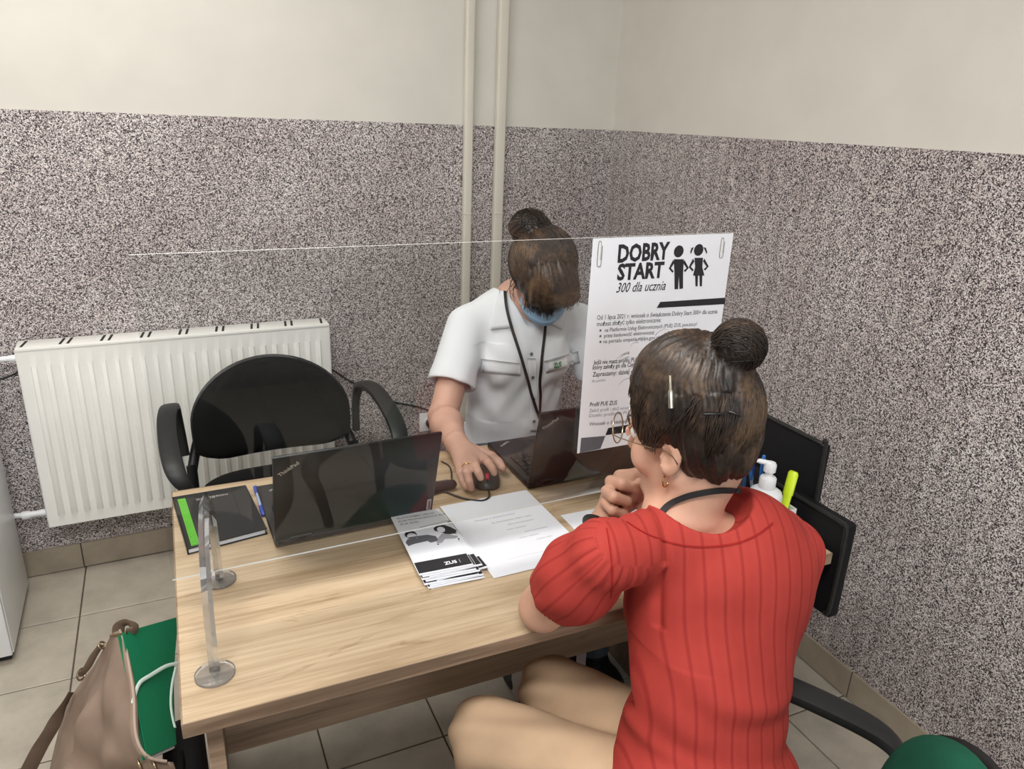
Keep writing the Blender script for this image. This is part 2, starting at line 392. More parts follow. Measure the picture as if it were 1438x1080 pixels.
# ------------------------------------------------------------------ radiator
rad = thing('radiator', 'white ribbed panel radiator under slotted top grille on speckled wall', 'radiator', (0.083, 2.60, 0))
RW, Z0, Z1 = 0.948, 0.222, 0.832
def rad_panel(y, sgn, name):
    verts = []; faces = []; n = 24; pitch = (RW-0.05)/n
    xs = [-RW/2, -RW/2+0.004]; prof = [0.006, 0.0]
    base = -RW/2 + 0.025
    prows = []
    for i in range(n):
        for f, dd in ((0.0, 0.0), (0.22, 0.0), (0.36, 0.0065), (0.64, 0.0065), (0.78, 0.0)):
            xs.append(base + (i+f)*pitch); prof.append(-dd)
    xs += [RW/2-0.004, RW/2]; prof += [0.0, 0.006]
    zs = [Z0, Z0+0.004, Z0+0.042, Z0+0.056, Z1-0.066, Z1-0.052, Z1-0.004, Z1]
    gz = [0, 0, 0, 1, 1, 0, 0, 0]; ez = [0.006, 0, 0, 0, 0, 0, 0, 0.006]
    for z, g, e in zip(zs, gz, ez):
        for x, p in zip(xs, prof):
            yy = (p*g if p < 0 else p) ; yy = max(yy, e) if e else yy
            verts.append((x, y + sgn*(-(-yy) if yy >= 0 else -(-yy)), z))
    W = len(xs)
    for r in range(len(zs)-1):
        for c in range(W-1): faces.append((r*W+c, r*W+c+1, (r+1)*W+c+1, (r+1)*W+c))
    o = mesh(name, verts, faces, M['white_enamel'], rad, True); o.data.set_sharp_from_angle(angle=radians(25))
    return o
rad_panel(-0.035, 1, 'front_panel'); rad_panel(0.048, -1, 'rear_panel')
box('side_cover', (-RW/2+0.004, 0.009, (Z0+Z1)/2+0.01), (0.007, 0.084, Z1-Z0-0.03), M['white_enamel'], rad, 0.002)
box('side_cover', (RW/2-0.004, 0.009, (Z0+Z1)/2+0.01), (0.007, 0.084, Z1-Z0-0.03), M['white_enamel'], rad, 0.002)
bm = bmesh.new(); bx(bm, (0, 0.009, Z1+0.001), (RW-0.004, 0.092, 0.012), 0.003)
tg = bm_obj('top_grille', bm, M['white_enamel'], rad, 'auto')
for k in range(9):
    xx = -RW/2 + 0.022 + k*(RW-0.044)/8
    offs = (0,) if k in (0, 8) else (-0.0105, 0.0105)
    for q in offs: box('slot', (xx+q, 0.010, Z1+0.0073), (0.0075, 0.066, 0.0012), M['dark_slot'], tg, rot=radians(-8))
for zz in (Z0+0.03, Z1-0.06):
    for xx in (-0.35, 0.35): box('wall_bracket', (xx, 0.059, zz), (0.03, 0.016, 0.03), M['white_enamel'], rad, 0.002)
tube('upper_valve', [(-RW/2-0.085, 0.0, Z1-0.032), (-RW/2-0.03, 0, Z1-0.032), (-RW/2, 0, Z1-0.032)], [0.013]*4+[0.009]*4+[0.011]*5, M['white_plastic'], rad, 12)
bm = bmesh.new(); lathe(bm, [(0.011,0),(0.019,0.004),(0.021,0.03),(0.017,0.05),(0.010,0.054)], (-RW/2-0.085,0,Z1-0.032), 20, Matrix.Rotation(-pi/2,3,'Y')); bm_obj('thermostat_head', bm, M['white_plastic'], rad, 'auto')
tube('lower_valve', [(-RW/2-0.07, 0.0, Z0+0.045), (-RW/2-0.03, 0, Z0+0.045), (-RW/2, 0, Z0+0.045)], [0.014]*4+[0.010]*4+[0.012]*5, M['white_plastic'], rad, 12)
tube('supply_pipe', [(-RW/2-0.06, 0.0, Z0+0.045), (-RW/2-0.20, 0.02, Z0+0.05), (-RW/2-0.5, 0.045, Z0+0.05)], 0.009, M['white_plastic'], rad, 10)

# white cabinet at left
cab = thing('cabinet', 'plain white metal cabinet standing left of the radiator', 'cabinet', (-0.80, 2.39, 0))
cx0 = -0.8 + 0.475
box('body', (0, 0, 0.40), (0.645, 0.372, 0.74), M['white_plastic'], cab, 0.003, rot=radians(0))
box('plinth', (0, 0.0, 0.017), (0.62, 0.34, 0.034), M['dark_slot'], cab)
dr = box('door', (-0.0, -0.194, 0.40), (0.64, 0.016, 0.735), M['white_plastic'], cab, 0.002)
tube('handle', [(-0.2,-0.203,0.60), (-0.2,-0.222,0.60), (-0.2,-0.222,0.70), (-0.2,-0.203,0.70)], 0.004, M['chrome'], dr, 8, curve=False)

# wall socket, plug and cable (x ~0.95, behind the worker's arm)
sk = thing('wall_socket', 'small white wall socket beside the worker behind the screen', 'socket')
pS = ay(602, 592, YB-0.006)
box('plate', pS, (0.080, 0.012, 0.080), M['white_plastic'], sk, 0.004)
bm = bmesh.new(); lathe(bm, [(0.020,0),(0.024,0.002),(0.024,0.006),(0.019,0.007)], pS+Vector((0.0,-0.006,0)), 24, Matrix.Rotation(pi/2,3,'X')); bm_obj('socket_ring', bm, M['white_plastic'], sk, 'auto')
pl = thing('plug', 'black plug with its cable drooping along the speckled wall to the radiator', 'cable')
pp = ay(603, 592, YB-0.02)
bm = bmesh.new(); lathe(bm, [(0.017,0),(0.018,0.004),(0.017,0.026),(0.010,0.036)], pS+Vector((0.0,-0.009,0)), 18, Matrix.Rotation(pi/2,3,'X')); bm_obj('plug_body', bm, M['black_plastic'], pl, 'auto')
cpts = [pS+Vector((0,-0.04,0)), pS+Vector((0.004,-0.035,0.05)), ay(585, 571, YB-0.012), ay(545, 562, YB-0.01), ay(500, 540, YB-0.01), ay(466, 519, YB-0.01), ay(440, 505, YB-0.01), ay(300,480,YB-0.01)+Vector((0,0,-0.06)), ay(100,500,YB-0.01), ay(0, 533, YB-0.01), ay(-60, 540, YB-0.01)]
tube('cable_run', cpts, 0.0035, M['black_plastic'], pl, 6)

# window in the wall behind the visitors, giving the daylight
wn = box('window_1', (0.1, YF+0.012, 1.65), (1.8, 0.03, 1.4), M['white_enamel'], None, 0.003); setp(wn, kind='structure')
def emw():
    t = NT('daylit_pane'); t.b.inputs['Emission Color'].default_value = (0.84,0.92,1,1); t.b.inputs['Emission Strength'].default_value = 2.0; return t.m
EMW = emw()
for xx in (-0.325, 0.525): box('pane', (xx, YF+0.030, 1.65), (0.78, 0.006, 1.28), EMW, wn)
box('window_sill', (0.1, YF+0.06, 0.94), (1.9, 0.12, 0.03), M['white_enamel'], wn, 0.004)

# ceiling luminaires (they give the light of this room)
def emis(name, s):
    t = NT(name); t.b.inputs['Emission Color'].default_value = (1,0.97,0.92,1); t.b.inputs['Emission Strength'].default_value = s; return t.m
EM = emis('lamp_diffuser', 3.0)
for yy in (1.75, 0.10):
    cl = thing('ceiling_light', 'rectangular ceiling light with white frame, over the %s' % ('desk' if yy > 1 else 'space behind the visitors'), 'ceiling light', (-0.25, yy, ZC))
    box('housing', (0,0,-0.018), (1.26,0.56,0.034), M['white_enamel'], cl, 0.004); box('diffuser', (0,0,-0.038), (1.2,0.5,0.008), EM, cl)

# ------------------------------------------------------------------ desk
DZ = 0.745
da = radians(-1.7)
desk = thing('desk', 'pale oak laminate desk with side panels and a recessed front panel', 'desk', (-0.031, 0.911, 0), da)
DW, DD = 1.212, 0.722
def slab_wood(name, c, s, parent, edge=True, rot=None):
    bm = bmesh.new(); bx(bm, c, s, 0.0012, None, 1)
    o = bm_obj(name, bm, M['wood'], parent); return o
dt = box('desk_top', (DW/2, DD/2, DZ-0.0125), (DW-0.003, DD-0.003, 0.025), M['wood'], desk, 0.0008, seg=1)
for nm, c, s in (('edge_band', (DW/2, 0.0005, DZ-0.0125), (DW, 0.002, 0.0245)), ('edge_band', (DW/2, DD-0.0005, DZ-0.0125), (DW, 0.002, 0.0245)),
                 ('edge_band', (0.0005, DD/2, DZ-0.0125), (0.002, DD-0.003, 0.0245)), ('edge_band', (DW-0.0005, DD/2, DZ-0.0125), (0.002, DD-0.003, 0.0245))):
    box(nm, c, s, M['wood_shaded'], dt, 0.0004, seg=1)
box('side_panel', (0.040, 0.36, (DZ-0.026)/2), (0.022, 0.68, DZ-0.026), M['wood_shaded'], desk, 0.001, seg=1)
box('side_panel', (DW-0.040, 0.36, (DZ-0.026)/2), (0.022, 0.68, DZ-0.026), M['wood_shaded'], desk, 0.001, seg=1)
box('modesty_panel', (DW/2, 0.345, 0.532), (DW-0.104, 0.018, 0.374), M['wood_shaded'], desk, 0.001, seg=1)  # shade below the desk top put into the darker oak colour

# ------------------------------------------------------------------ stackable visitor chair with looped arms
def iso_chair(label, fabric, loc, rz, group=None, low_arm=False):
    t = thing('visitor_chair', label, 'chair', loc, rz, group)
    # backrest: padded front, plastic shell; local +y is forward
    def back(name, m, y0, thick, grow, parent):
        verts = []; faces = []; NU, NV = 30, 26
        for sgn in (0, 1):
            for j in range(NV+1):
                for i in range(NU+1):
                    a = -1 + 2*i/NU; b = -1 + 2*j/NV
                    # square -> rounded-top shape
                    hw = (0.236+grow)*(1-0.06*max(0, -b)**2)
                    top = b > 0
                    b = math.sin(b*pi/2); rr = math.sqrt(max(0, 1 - (abs(b)**2.0))) if top else (max(0, 1-(abs(b)**7)))**0.4
                    x = a*hw*max(rr, 0.02)
                    z = 0.645 + b*((0.172+grow) if top else (0.120+grow))
                    edge = max(abs(a), abs(b)); pad = thick*(1-edge**8)
                    y = -0.215 - 0.20*(z-0.53) + 0.55*x*x*1.6 + (pad+y0 if sgn else y0)
                    verts.append((x, y, z))
        W = NU+1; N = W*(NV+1)
        for s_ in (0, 1):
            for j in range(NV):
                for i in range(NU):
                    q = [s_*N+j*W+i, s_*N+j*W+i+1, s_*N+(j+1)*W+i+1, s_*N+(j+1)*W+i]
                    faces.append(q if s_ == 0 else q[::-1])
        o = mesh(name, verts, faces, m, parent, True); return o
    br = back('backrest', M[fabric], 0.0, 0.034, 0.0, t)
    back('back_shell', M['black_plastic'], -0.014, 0.014, 0.004, br)
    # seat
    bm = bmesh.new(); NS = 32; rings = []
    for z, sc in ((0.425, 0.90), (0.432, 0.97), (0.45, 1.0), (0.468, 0.985), (0.478, 0.93), (0.483, 0.8), (0.485, 0.5)):
        ring = []
        for k in range(NS):
            a = 2*pi*k/NS; ca, sa = cos(a), sin(a)
            x = 0.245*sc*math.copysign(abs(ca)**0.55, ca); y = 0.0+0.225*sc*math.copysign(abs(sa)**0.55, sa)
            zz = z - (0.02*max(0, (y-0.12)/0.1)**2 if sc > 0.4 else 0)
            ring.append(bm.verts.new((x, y, zz)))
        rings.append(ring)
    for a_, b_ in zip(rings[:-1], rings[1:]):
        for k in range(NS): bm.faces.new((a_[k], a_[(k+1)%NS], b_[(k+1)%NS], b_[k]))
    bm.faces.new(rings[0][::-1]); bm.faces.new(rings[-1])
    st = bm_obj('seat', bm, M[fabric], t, True)
    box('seat_pan', (0, 0, 0.421), (0.44, 0.40, 0.012), M['black_plastic'], st, 0.004)
    for s in (-1, 1):
        # arm loop
        pts = [(s*0.262,-0.215,0.55), (s*0.268,-0.232,0.64), (s*0.276,-0.225,0.695), (s*0.290,-0.185,0.720), (s*0.302,-0.09,0.722), (s*0.306,0.03,0.700), (s*0.302,0.120,0.672), (s*0.290,0.150,0.640), (s*0.268,0.150,0.600), (s*0.252,0.135,0.555)]
        if low_arm: pts = [(s*0.262,-0.215,0.45), (s*0.272,-0.222,0.54), (s*0.285,-0.215,0.600), (s*0.300,-0.180,0.628), (s*0.306,-0.09,0.648), (s*0.306,0.03,0.665), (s*0.302,0.120,0.672), (s*0.290,0.150,0.645), (s*0.268,0.150,0.600), (s*0.252,0.135,0.50)]
        P = catmull(pts, 6); n = len(P); rad = []
        for i in range(n):
            f = i/(n-1); wd = 0.012 + 0.014*math.exp(-((f-0.52)/0.30)**4)
            rad.append((wd, 0.0115))
        bm = bmesh.new()
        rings = []; prev = None
        for i, p in enumerate(P):
            tt = (P[min(i+1,n-1)] - P[max(i-1,0)]).normalized(); u = Vector((1,0,0)) - tt*tt.x; u.normalize(); v = tt.cross(u)
            a, b = rad[i]; SD = 12
            rings.append([bm.verts.new(p + u*a*math.copysign(abs(cos(2*pi*k/SD))**0.6, cos(2*pi*k/SD)) + v*b*math.copysign(abs(sin(2*pi*k/SD))**0.6, sin(2*pi*k/SD))) for k in range(SD)])
        for i in range(n-1):
            for k in range(12): bm.faces.new((rings[i][k], rings[i][(k+1)%12], rings[i+1][(k+1)%12], rings[i+1][k]))
        bm.faces.new(rings[0]); bm.faces.new(rings[-1][::-1])
        bm_obj('armrest', bm, M['black_plastic'], t, 'auto')
        # oval tube legs
        tube('leg', [(s*0.25,-0.20,0.52), (s*0.25,-0.195,0.43), (s*0.256,-0.225,0.2), (s*0.262,-0.265,0.012)], (0.015,0.009), M['black_metal'], t, 10, up=(0,1,0))
        tube('leg', [(s*0.25,-0.10,0.405), (s*0.25,0.14,0.405), (s*0.253,0.19,0.375), (s*0.258,0.205,0.2), (s*0.264,0.225,0.012)], (0.015,0.009), M['black_metal'], t, 10, up=(1,0,0))
        tube('back_upright', [(s*0.25,-0.20,0.50), (s*0.23,-0.235,0.56), (s*0.20,-0.255,0.64)], (0.015,0.007), M['black_metal'], t, 10, up=(0,1,0))
        for yy in (-0.265, 0.225):
            bm = bmesh.new(); lathe(bm, [(0.014,0),(0.017,0.004),(0.016,0.022),(0.012,0.024)], (s*0.264, yy, 0), 14); bm_obj('foot_cap', bm, M['black_plastic'], t, 'auto')
    box('cross_bar', (0, -0.1, 0.405), (0.49, 0.03, 0.016), M['black_metal'], t, 0.004); box('cross_bar', (0, 0.12, 0.405), (0.49, 0.03, 0.016), M['black_metal'], t, 0.004)
    return t
iso_chair('black empty armchair pushed back against the white radiator', 'black_fabric', (0.302, 2.045, 0), radians(180.5))
cB = iso_chair('green padded armchair with black arms under the woman in red', 'green_fabric', (0.64, 0.52, 0), radians(40), None, True)
ws = thing('stool', 'round black swivel stool under the worker in the white shirt', 'stool', (0.965, 1.945, 0))
bm = bmesh.new(); lathe(bm, [(0.0,0.425),(0.17,0.425),(0.19,0.435),(0.195,0.46),(0.185,0.478),(0.15,0.485),(0.0,0.485)], (0,0,0), 36); bm_obj('seat', bm, M['black_fabric'], ws, 'auto')
tube('gas_column', [(0,0,0.06),(0,0,0.425)], 0.022, M['black_metal'], ws, 14, curve=False)
for k in range(5):
    a = 2*pi*k/5+0.3; lg_ = tube('leg', [(0,0,0.085),(0.13*cos(a),0.13*sin(a),0.075),(0.25*cos(a),0.25*sin(a),0.055)], (0.018,0.012), M['black_plastic'], ws, 10, up=(0,0,1))
    bm = bmesh.new(); lathe(bm, [(0.018,-0.01),(0.024,-0.008),(0.024,0.008),(0.018,0.01)], (0.25*cos(a),0.25*sin(a),0.0245), 18, Matrix.Rotation(a,3,'Z')@Matrix.Rotation(pi/2,3,'X')); bm_obj('caster', bm, M['black_plastic'], lg_, 'auto')
iso_chair('black armchair standing empty before the desk, left of the visitor', 'black_fabric', (-0.06, 0.42, 0), radians(4))

# ------------------------------------------------------------------ acrylic screen
scr = thing('protective_screen', 'clear acrylic sneeze screen on looped feet standing across the desk', 'screen', (0.58, 1.119, DZ))
SX0, SX1, SZ0, SZ1 = -0.022, 1.026, 0.845, 1.357
bm = bmesh.new(); vs = bx(bm, ((SX0+SX1)/2-0.58, 0, (SZ0+SZ1)/2-DZ), (SX1-SX0, 0.004, SZ1-SZ0))
me = bpy.data.meshes.new('sheet'); bm.normal_update(); 
for f in bm.faces: f.material_index = 0 if abs(f.normal.y) > 0.5 else 1
bm.to_mesh(me); bm.free(); me.materials.append(M['acrylic']); me.materials.append(M['acrylic_edge'])
link('sheet', me, scr)
def m_thick():
    t = NT('thick_clear_acrylic')
    tr = t.new('ShaderNodeBsdfTransparent'); tr.inputs[0].default_value = (0.97,0.975,0.975,1)
    gl = t.new('ShaderNodeBsdfGlossy'); gl.inputs['Roughness'].default_value = 0.06
    df = t.new('ShaderNodeBsdfDiffuse'); df.inputs['Color'].default_value = (0.95,0.95,0.95,1)
    fr = t.new('ShaderNodeFresnel'); fr.inputs['IOR'].default_value = 1.3
    m1 = t.new('ShaderNodeMixShader'); m1.inputs[0].default_value = 0.13; t.link(tr.outputs[0], m1.inputs[1]); t.link(df.outputs[0], m1.inputs[2])
    m2 = t.new('ShaderNodeMixShader'); t.link(fr.outputs[0], m2.inputs[0]); t.link(m1.outputs[0], m2.inputs[1]); t.link(gl.outputs[0], m2.inputs[2])
    t.link(m2.outputs[0], t.out.inputs['Surface']); return t.m
M['acrylic_thick'] = m_thick()
for X0 in (0.036, 0.965):
    e = box('stand', (0, 0, 0.11), (0.012, 0.030, 0.03), M['acrylic_thick'], scr, 0.002); e.location = (X0-0.58, 0, 0); e.rotation_euler = (0,0,radians(-7))
    P = [Vector((0, -0.125*cos(pi*k/28)*1.0, 0.006+0.212*sin(pi*k/28)**0.8)) for k in range(29)]
    bm = bmesh.new(); sweep(bm, P, (0.013, 0.0075), 4, up=(1,0,0)); bm_obj('loop', bm, M['acrylic_thick'], e)
    for yy in (-0.125, 0.125):
        bm = bmesh.new(); lathe(bm, [(0.027,0),(0.029,0.001),(0.029,0.005),(0.027,0.006)], (0, yy, 0.0), 32); dd = bm_obj('foot_disc', bm, M['acrylic_thick'], e, 'auto')

# ------------------------------------------------------------------ poster on the screen
PY = 1.1125
pTL, pTR, pBL, pBR = ay(833,335,PY), ay(1030,330,PY), ay(810,637,PY), None
PW = pTR.x - pTL.x; PHt = pTL.z - pBL.z
post = thing('poster', 'white printed announcement sheet clipped to the front of the clear screen', 'poster', (pTL.x, PY, pBL.z))
def pp_(u, v, off=0.0):
    p = ay(u, v, PY); return Vector((p.x-pTL.x, -off, p.z-pBL.z))
bm = bmesh.new(); bx(bm, (PW/2, 0.0004, PHt/2), (PW, 0.0006, PHt)); bm_obj('sheet_of_paper', bm, M['poster_paper'], post)
def ptext(s, a, b, cap, m, bold=0.0, shear=0.0, name='printed_text', cond=None):
    A = pp_(*a); B = pp_(*b); L = (B-A).length
    d = (B-A).normalized(); d = Vector((d.x, 0, d.z))
    o = text(name, s, cap/0.69, Matrix.Identity(4), m, post, bold, shear, depth=0.00003)
    xs = [v.co.x for v in o.data.vertices]; wdt = max(xs)-min(xs); sx = L/wdt
    o.data.transform(basis(A + Vector((0,-0.0004,0)), d, (0,0,1)) @ Matrix.Diagonal((sx,1,1,1)) @ Matrix.Translation((-min(xs),0,0)))
    return o
ptext('DOBRY', (867,368), (939,363), 0.030, M['ink'], 0.038)
ptext('START', (866,393), (931,389), 0.028, M['ink'], 0.038)
ptext('300 dla ucznia', (865,411), (934,407), 0.018, M['ink'], 0.004, 0.35)
TL_ = [('Od 1 lipca 2021 r. wniosek o świadczenie Dobry Start 300+ dla ucznia', (838,449), (1007,440), 0.0085, 'grey_ink', 0.006),
 ('możesz złożyć tylko elektronicznie:', (838,458), (928,452), 0.0085, 'grey_ink', 0.004),
 ('na Platformie Usług Elektronicznych (PUE) ZUS, pue.zus.pl', (849,466), (978,457), 0.0072, 'grey_ink', 0.002),
 ('przez bankowość elektroniczną', (848,474), (918,469), 0.0072, 'grey_ink', 0.002),
 ('na portalu empatia.mpips.gov.pl', (847,482), (925,476), 0.0072, 'grey_ink', 0.002),
 ('Jeśli nie masz profilu PUE ZUS, skorzystaj z pomocy,', (833,512), (958,503), 0.0085, 'ink', 0.004),
 ('który założy go dla Ciebie pracownik na miejscu.', (832,519), (948,510), 0.0085, 'ink', 0.004),
 ('Zapraszamy: dzisiaj od rana', (832,529), (905,523), 0.0090, 'ink', 0.002),
 ('do punktu', (831,537), (850,535), 0.006, 'pale_ink', 0.0),
 ('Profil PUE ZUS', (828,571), (866,568), 0.0085, 'ink', 0.004),
 ('Załóż profil i złóż wniosek', (827,579), (889,574), 0.0068, 'pale_ink', 0.0),
 ('Dzięki profilowi PUE', (827,586), (886,581), 0.0068, 'pale_ink', 0.0),
 ('Wniosek o świadczenie', (827,598), (886,593), 0.0075, 'grey_ink', 0.002)]
for s_, a_, b_, c_, m_, bo in TL_: ptext(s_, a_, b_, c_, M[m_], bo)
def pshape(name, pts, m, off=0.0004):
    bm = bmesh.new(); prism(bm, [pp_(u, v, off) for u, v in pts], Vector((0,-0.00008,0))); return bm_obj(name, bm, m, post)
def pdisc(name, u, v, r, m, off=0.0004):
    bm = bmesh.new(); c = pp_(u, v, off); prism(bm, [c + Vector((r*cos(2*pi*k/20), 0, r*sin(2*pi*k/20))) for k in range(20)], Vector((0,-0.00008,0))); return bm_obj(name, bm, m, post)
for v_ in (464, 472, 480): pdisc('bullet_dot', 843, v_, 0.0022, M['grey_ink'])
pshape('black_bar', [(927,424),(1018,418),(1018,427),(922,432.5)], M['ink'])
pshape('black_bar', [(854,601),(896,594),(888,606),(850,611)], M['ink'])
pshape('grey_block', [(816,615),(850,612),(843,630),(814,636)], M['grey_ink'])
# boy and girl pictograms with hands on hips
def pict(cx, cy, girl):
    g = pdisc('pictogram', cx, cy-24, 0.0112, M['ink'])
    def ps(pts): 
        o = pshape('pictogram_piece', [(cx+a, cy+b) for a, b in pts], M['ink'], 0.00042); o.parent = g; return o
    if girl: ps([(-6,-13),(6,-13),(5,0),(8,12),(-8,12),(-5,0)])
    else: ps([(-7,-13),(7,-13),(6,8),(6,28),(1,29),(0,10),(-1,29),(-6,29),(-6,8)])
    if girl: ps([(-5,12),(-1,12),(-1.5,27),(-4.5,27)]); ps([(1,12),(5,12),(4.5,27),(1.5,27)])
    ps([(-8,-12),(-14,0),(-9,6),(-7,4),(-11,-0.5),(-6,-8)]); ps([(8,-12),(14,-1),(9,5),(7,3),(11,-0.5),(6,-8)])
    if girl:
        for s_ in (-1, 1): ps([(s_*7,-28),(s_*10,-27),(s_*12,-21),(s_*11,-18),(s_*9.5,-22),(s_*8,-25)])
    return g
pict(953, 377, False); pict(981, 375, True)
def paper_clip(u, v, L):
    c = pp_(u, v, 0.0012); s = 0.004
    pts = [c+Vector((s,0,-L*0.1)), c+Vector((s,0,-L)), c+Vector((0,0,-L-0.004)), c+Vector((-s,0,-L)), c+Vector((-s,0,0)), c+Vector((0,0.001,0.004)), c+Vector((s*0.6,0.001,-0.001)), c+Vector((s*0.5,0,-L*0.8))]
    return tube('paper_clip', pts, 0.0006, M['chrome'], post, 6, 5)
paper_clip(843, 342, 0.036); paper_clip(1015, 337, 0.030)

# ------------------------------------------------------------------ laptops
def laptop(label, hl, hr, lid_h, lean, depth, kbd=True, texts=True, tag=False):
    """hl, hr hinge ends on the desk (seen from the camera left, right); base extends away (+y)"""
    hl = Vector(hl); hr = Vector(hr); x = (hr-hl).normalized(); W = (hr-hl).length
    t = thing('laptop', label, 'laptop', hl, math.atan2(x.y, x.x))
    box('base', (W/2, depth/2, 0.0105), (W, depth, 0.015), M['laptop'], t, 0.003)
    b = t.children[0]
    for k in (0.03, W-0.03):
        for q in (0.02, depth-0.02): box('rubber_foot', (k, q, 0.0015), (0.02, 0.008, 0.003), M['black_plastic'], b)
    box('keyboard_bed', (W/2, depth*0.37, 0.0184), (W-0.03, depth*0.44, 0.0012), M['screen'], b)
    kx, ky = 14, 5
    for j in range(ky):
        for i in range(kx):
            if j == 4 and 3 <= i <= 8:
                if i != 3: continue
                wdt = 6
            else: wdt = 1
            pw = (W-0.036)/kx; ph = depth*0.42/ky
            box('key', (0.018+pw*(i+wdt/2), depth*0.16+ph*(j+0.5), 0.0203), (pw*wdt-0.003, ph-0.003, 0.003), M['key'], b)
    box('touchpad', (W/2, depth*0.80, 0.0184), (0.10, 0.055, 0.0008), M['key'], b, 0.0003)
    ld = Vector((0, -sin(lean), cos(lean))); ny = Vector((0, -cos(lean), -sin(lean)))
    Mx = Matrix(((1,0,0,0),(0,cos(lean),ld.y,0.004),(0,sin(lean),ld.z,0.016),(0,0,0,1)))
    bm = bmesh.new(); bx(bm, (W/2, 0, lid_h/2), (W, 0.008, lid_h), 0.0025); bmesh.ops.transform(bm, matrix=Mx, verts=bm.verts)
    lid = bm_obj('lid', bm, M['laptop'], t, 'auto')
    bm = bmesh.new(); bx(bm, (W/2, 0.0043, lid_h/2), (W-0.016, 0.0006, lid_h-0.03), 0); bmesh.ops.transform(bm, matrix=Mx, verts=bm.verts)
    bm_obj('display', bm, M['screen'], lid)
    for k in (0.05, W-0.05): tube('hinge', [(k-0.02,0.004,0.018),(k+0.02,0.004,0.018)], 0.0065, M['black_plastic'], t, 10, curve=False)
    def ltext(s, xx, zz, ang, size, m, bold=0.01):
        mt = Mx @ basis((xx, -0.0044, zz), (cos(ang), 0, sin(ang)), (-sin(ang), 0, cos(ang)))
        return text('logo', s, size, mt, m, lid, bold)
    ltext('ThinkPad', 0.012, lid_h-0.045, radians(35), 0.0115, M['silver'])
    mt = basis((0.016, depth-0.03, 0.0182), (-cos(radians(145)), -sin(radians(-145)), 0), (0.57,0.82,0))
    text('logo', 'ThinkPad', 0.010, basis((0.052, depth-0.012, 0.0184), (-1, -0.7, 0), (0.7,-1,0)), M['silver'], b, 0.01)
    if tag:
        bm = bmesh.new(); bx(bm, (W-0.010, -0.0043, 0.022), (0.009, 0.0006, 0.030)); bmesh.ops.transform(bm, matrix=Mx, verts=bm.verts)
        tg_ = bm_obj('name_tag', bm, M['silver'], lid)
        text('logo', 'Lenovo', 0.008, Mx @ basis((W-0.0075, -0.0048, 0.009), (0,0,1), (-1,0,0)), M['ink'], lid, 0.02)
    bx_ = box('port', (0.012, -0.001, 0.011), (0.012, 0.003, 0.005), M['screen'], b); box('port', (0.05, -0.001, 0.011), (0.016, 0.003, 0.006), M['screen'], b)
    return t
laptop('black laptop open on the empty left side of the desk, lid towards camera', (0.160, 1.312, DZ), (0.482, 1.312, DZ), 0.212, radians(16), 0.245, tag=True)
laptop('black laptop in front of the worker, half hidden by the poster', (0.727, 1.345, DZ), (1.047, 1.338, DZ), 0.196, radians(13), 0.243)

# notebook
cs = [az(242,698,DZ+0.013), az(345,681,DZ+0.013), az(375,742,DZ+0.013), az(263,771,DZ+0.013)]
nb = thing('notebook', 'black spiral-free notebook with lime strip at the left desk corner', 'notebook', (cs[3].x, cs[3].y, DZ))
nb['label'] = 'closed black notebook with lime green strip at the desk corner'
O = Vector((cs[3].x, cs[3].y, DZ))
def q(u, v, z): # u along width, v from near(0) to far(1)
    a = cs[3].lerp(cs[2], u); b = cs[0].lerp(cs[1], u); p = a.lerp(b, v); return Vector((p.x, p.y, DZ+z)) - O
def qslab(name, u0, u1, v0, v1, z0, z1, m, parent):
    bm = bmesh.new(); prism(bm, [q(u0,v0,z0), q(u1,v0,z0), q(u1,v1,z0), q(u0,v1,z0)], Vector((0,0,z1-z0))); return bm_obj(name, bm, m, parent)
qslab('pages', 0.015, 0.975, 0.01, 0.99, 0.002, 0.011, M['paper'], nb)
cv = qslab('cover', 0, 1, 0, 1, 0.011, 0.0128, M['laptop'], nb); qslab('back_cover', 0, 1, 0, 1, 0.0, 0.002, M['laptop'], nb)
qslab('spine', -0.004, 0.006, 0, 1, 0.0, 0.0128, M['laptop'], nb)
stp = qslab('lime_strip', 0.055, 0.155, 0.03, 0.93, 0.0128, 0.0131, M['lime'], cv)
for k in range(30):
    v0 = 0.04 + k*0.0295; qslab('strip_line', 0.06, 0.15, v0, v0+0.006, 0.0131, 0.0133, M['lime_dark'], cv)
text('title', 'noteBOOK', 0.014, basis(q(0.72, 0.88, 0.0129), q(0.2,0.9,0)-q(0.72,0.9,0), q(0.5,0,0)-q(0.5,1,0)), M['silver'], cv, 0.0)

# pen between notebook and laptop
pn = thing('pen', 'clear ballpoint pen with blue ends beside the closed notebook', 'pen', az(367,705,DZ))
a_ = Vector((0.1655-0.003,1.583,DZ+0.0048)) - pn.location; b_ = Vector((0.1455,1.44,DZ+0.0048)) - pn.location
a_ = az(361,684,DZ+0.0048) - pn.location - Vector((0.004,0,0)); b_ = az(370,724,DZ+0.0048) - pn.location
a_.x -= 0.0; 
tube('barrel', [a_.lerp(b_,0.25), a_.lerp(b_,0.78)], 0.0038, M['clear_blue'], pn, 10, curve=False)
tube('cap', [a_, a_.lerp(b_,0.25)], 0.0048, M['blue_plastic'], pn, 10, curve=False)
tube('grip', [a_.lerp(b_,0.70), a_.lerp(b_,0.97), b_], [0.0045,0.0045,0.0015], M['blue_plastic'], pn, 10, curve=False)

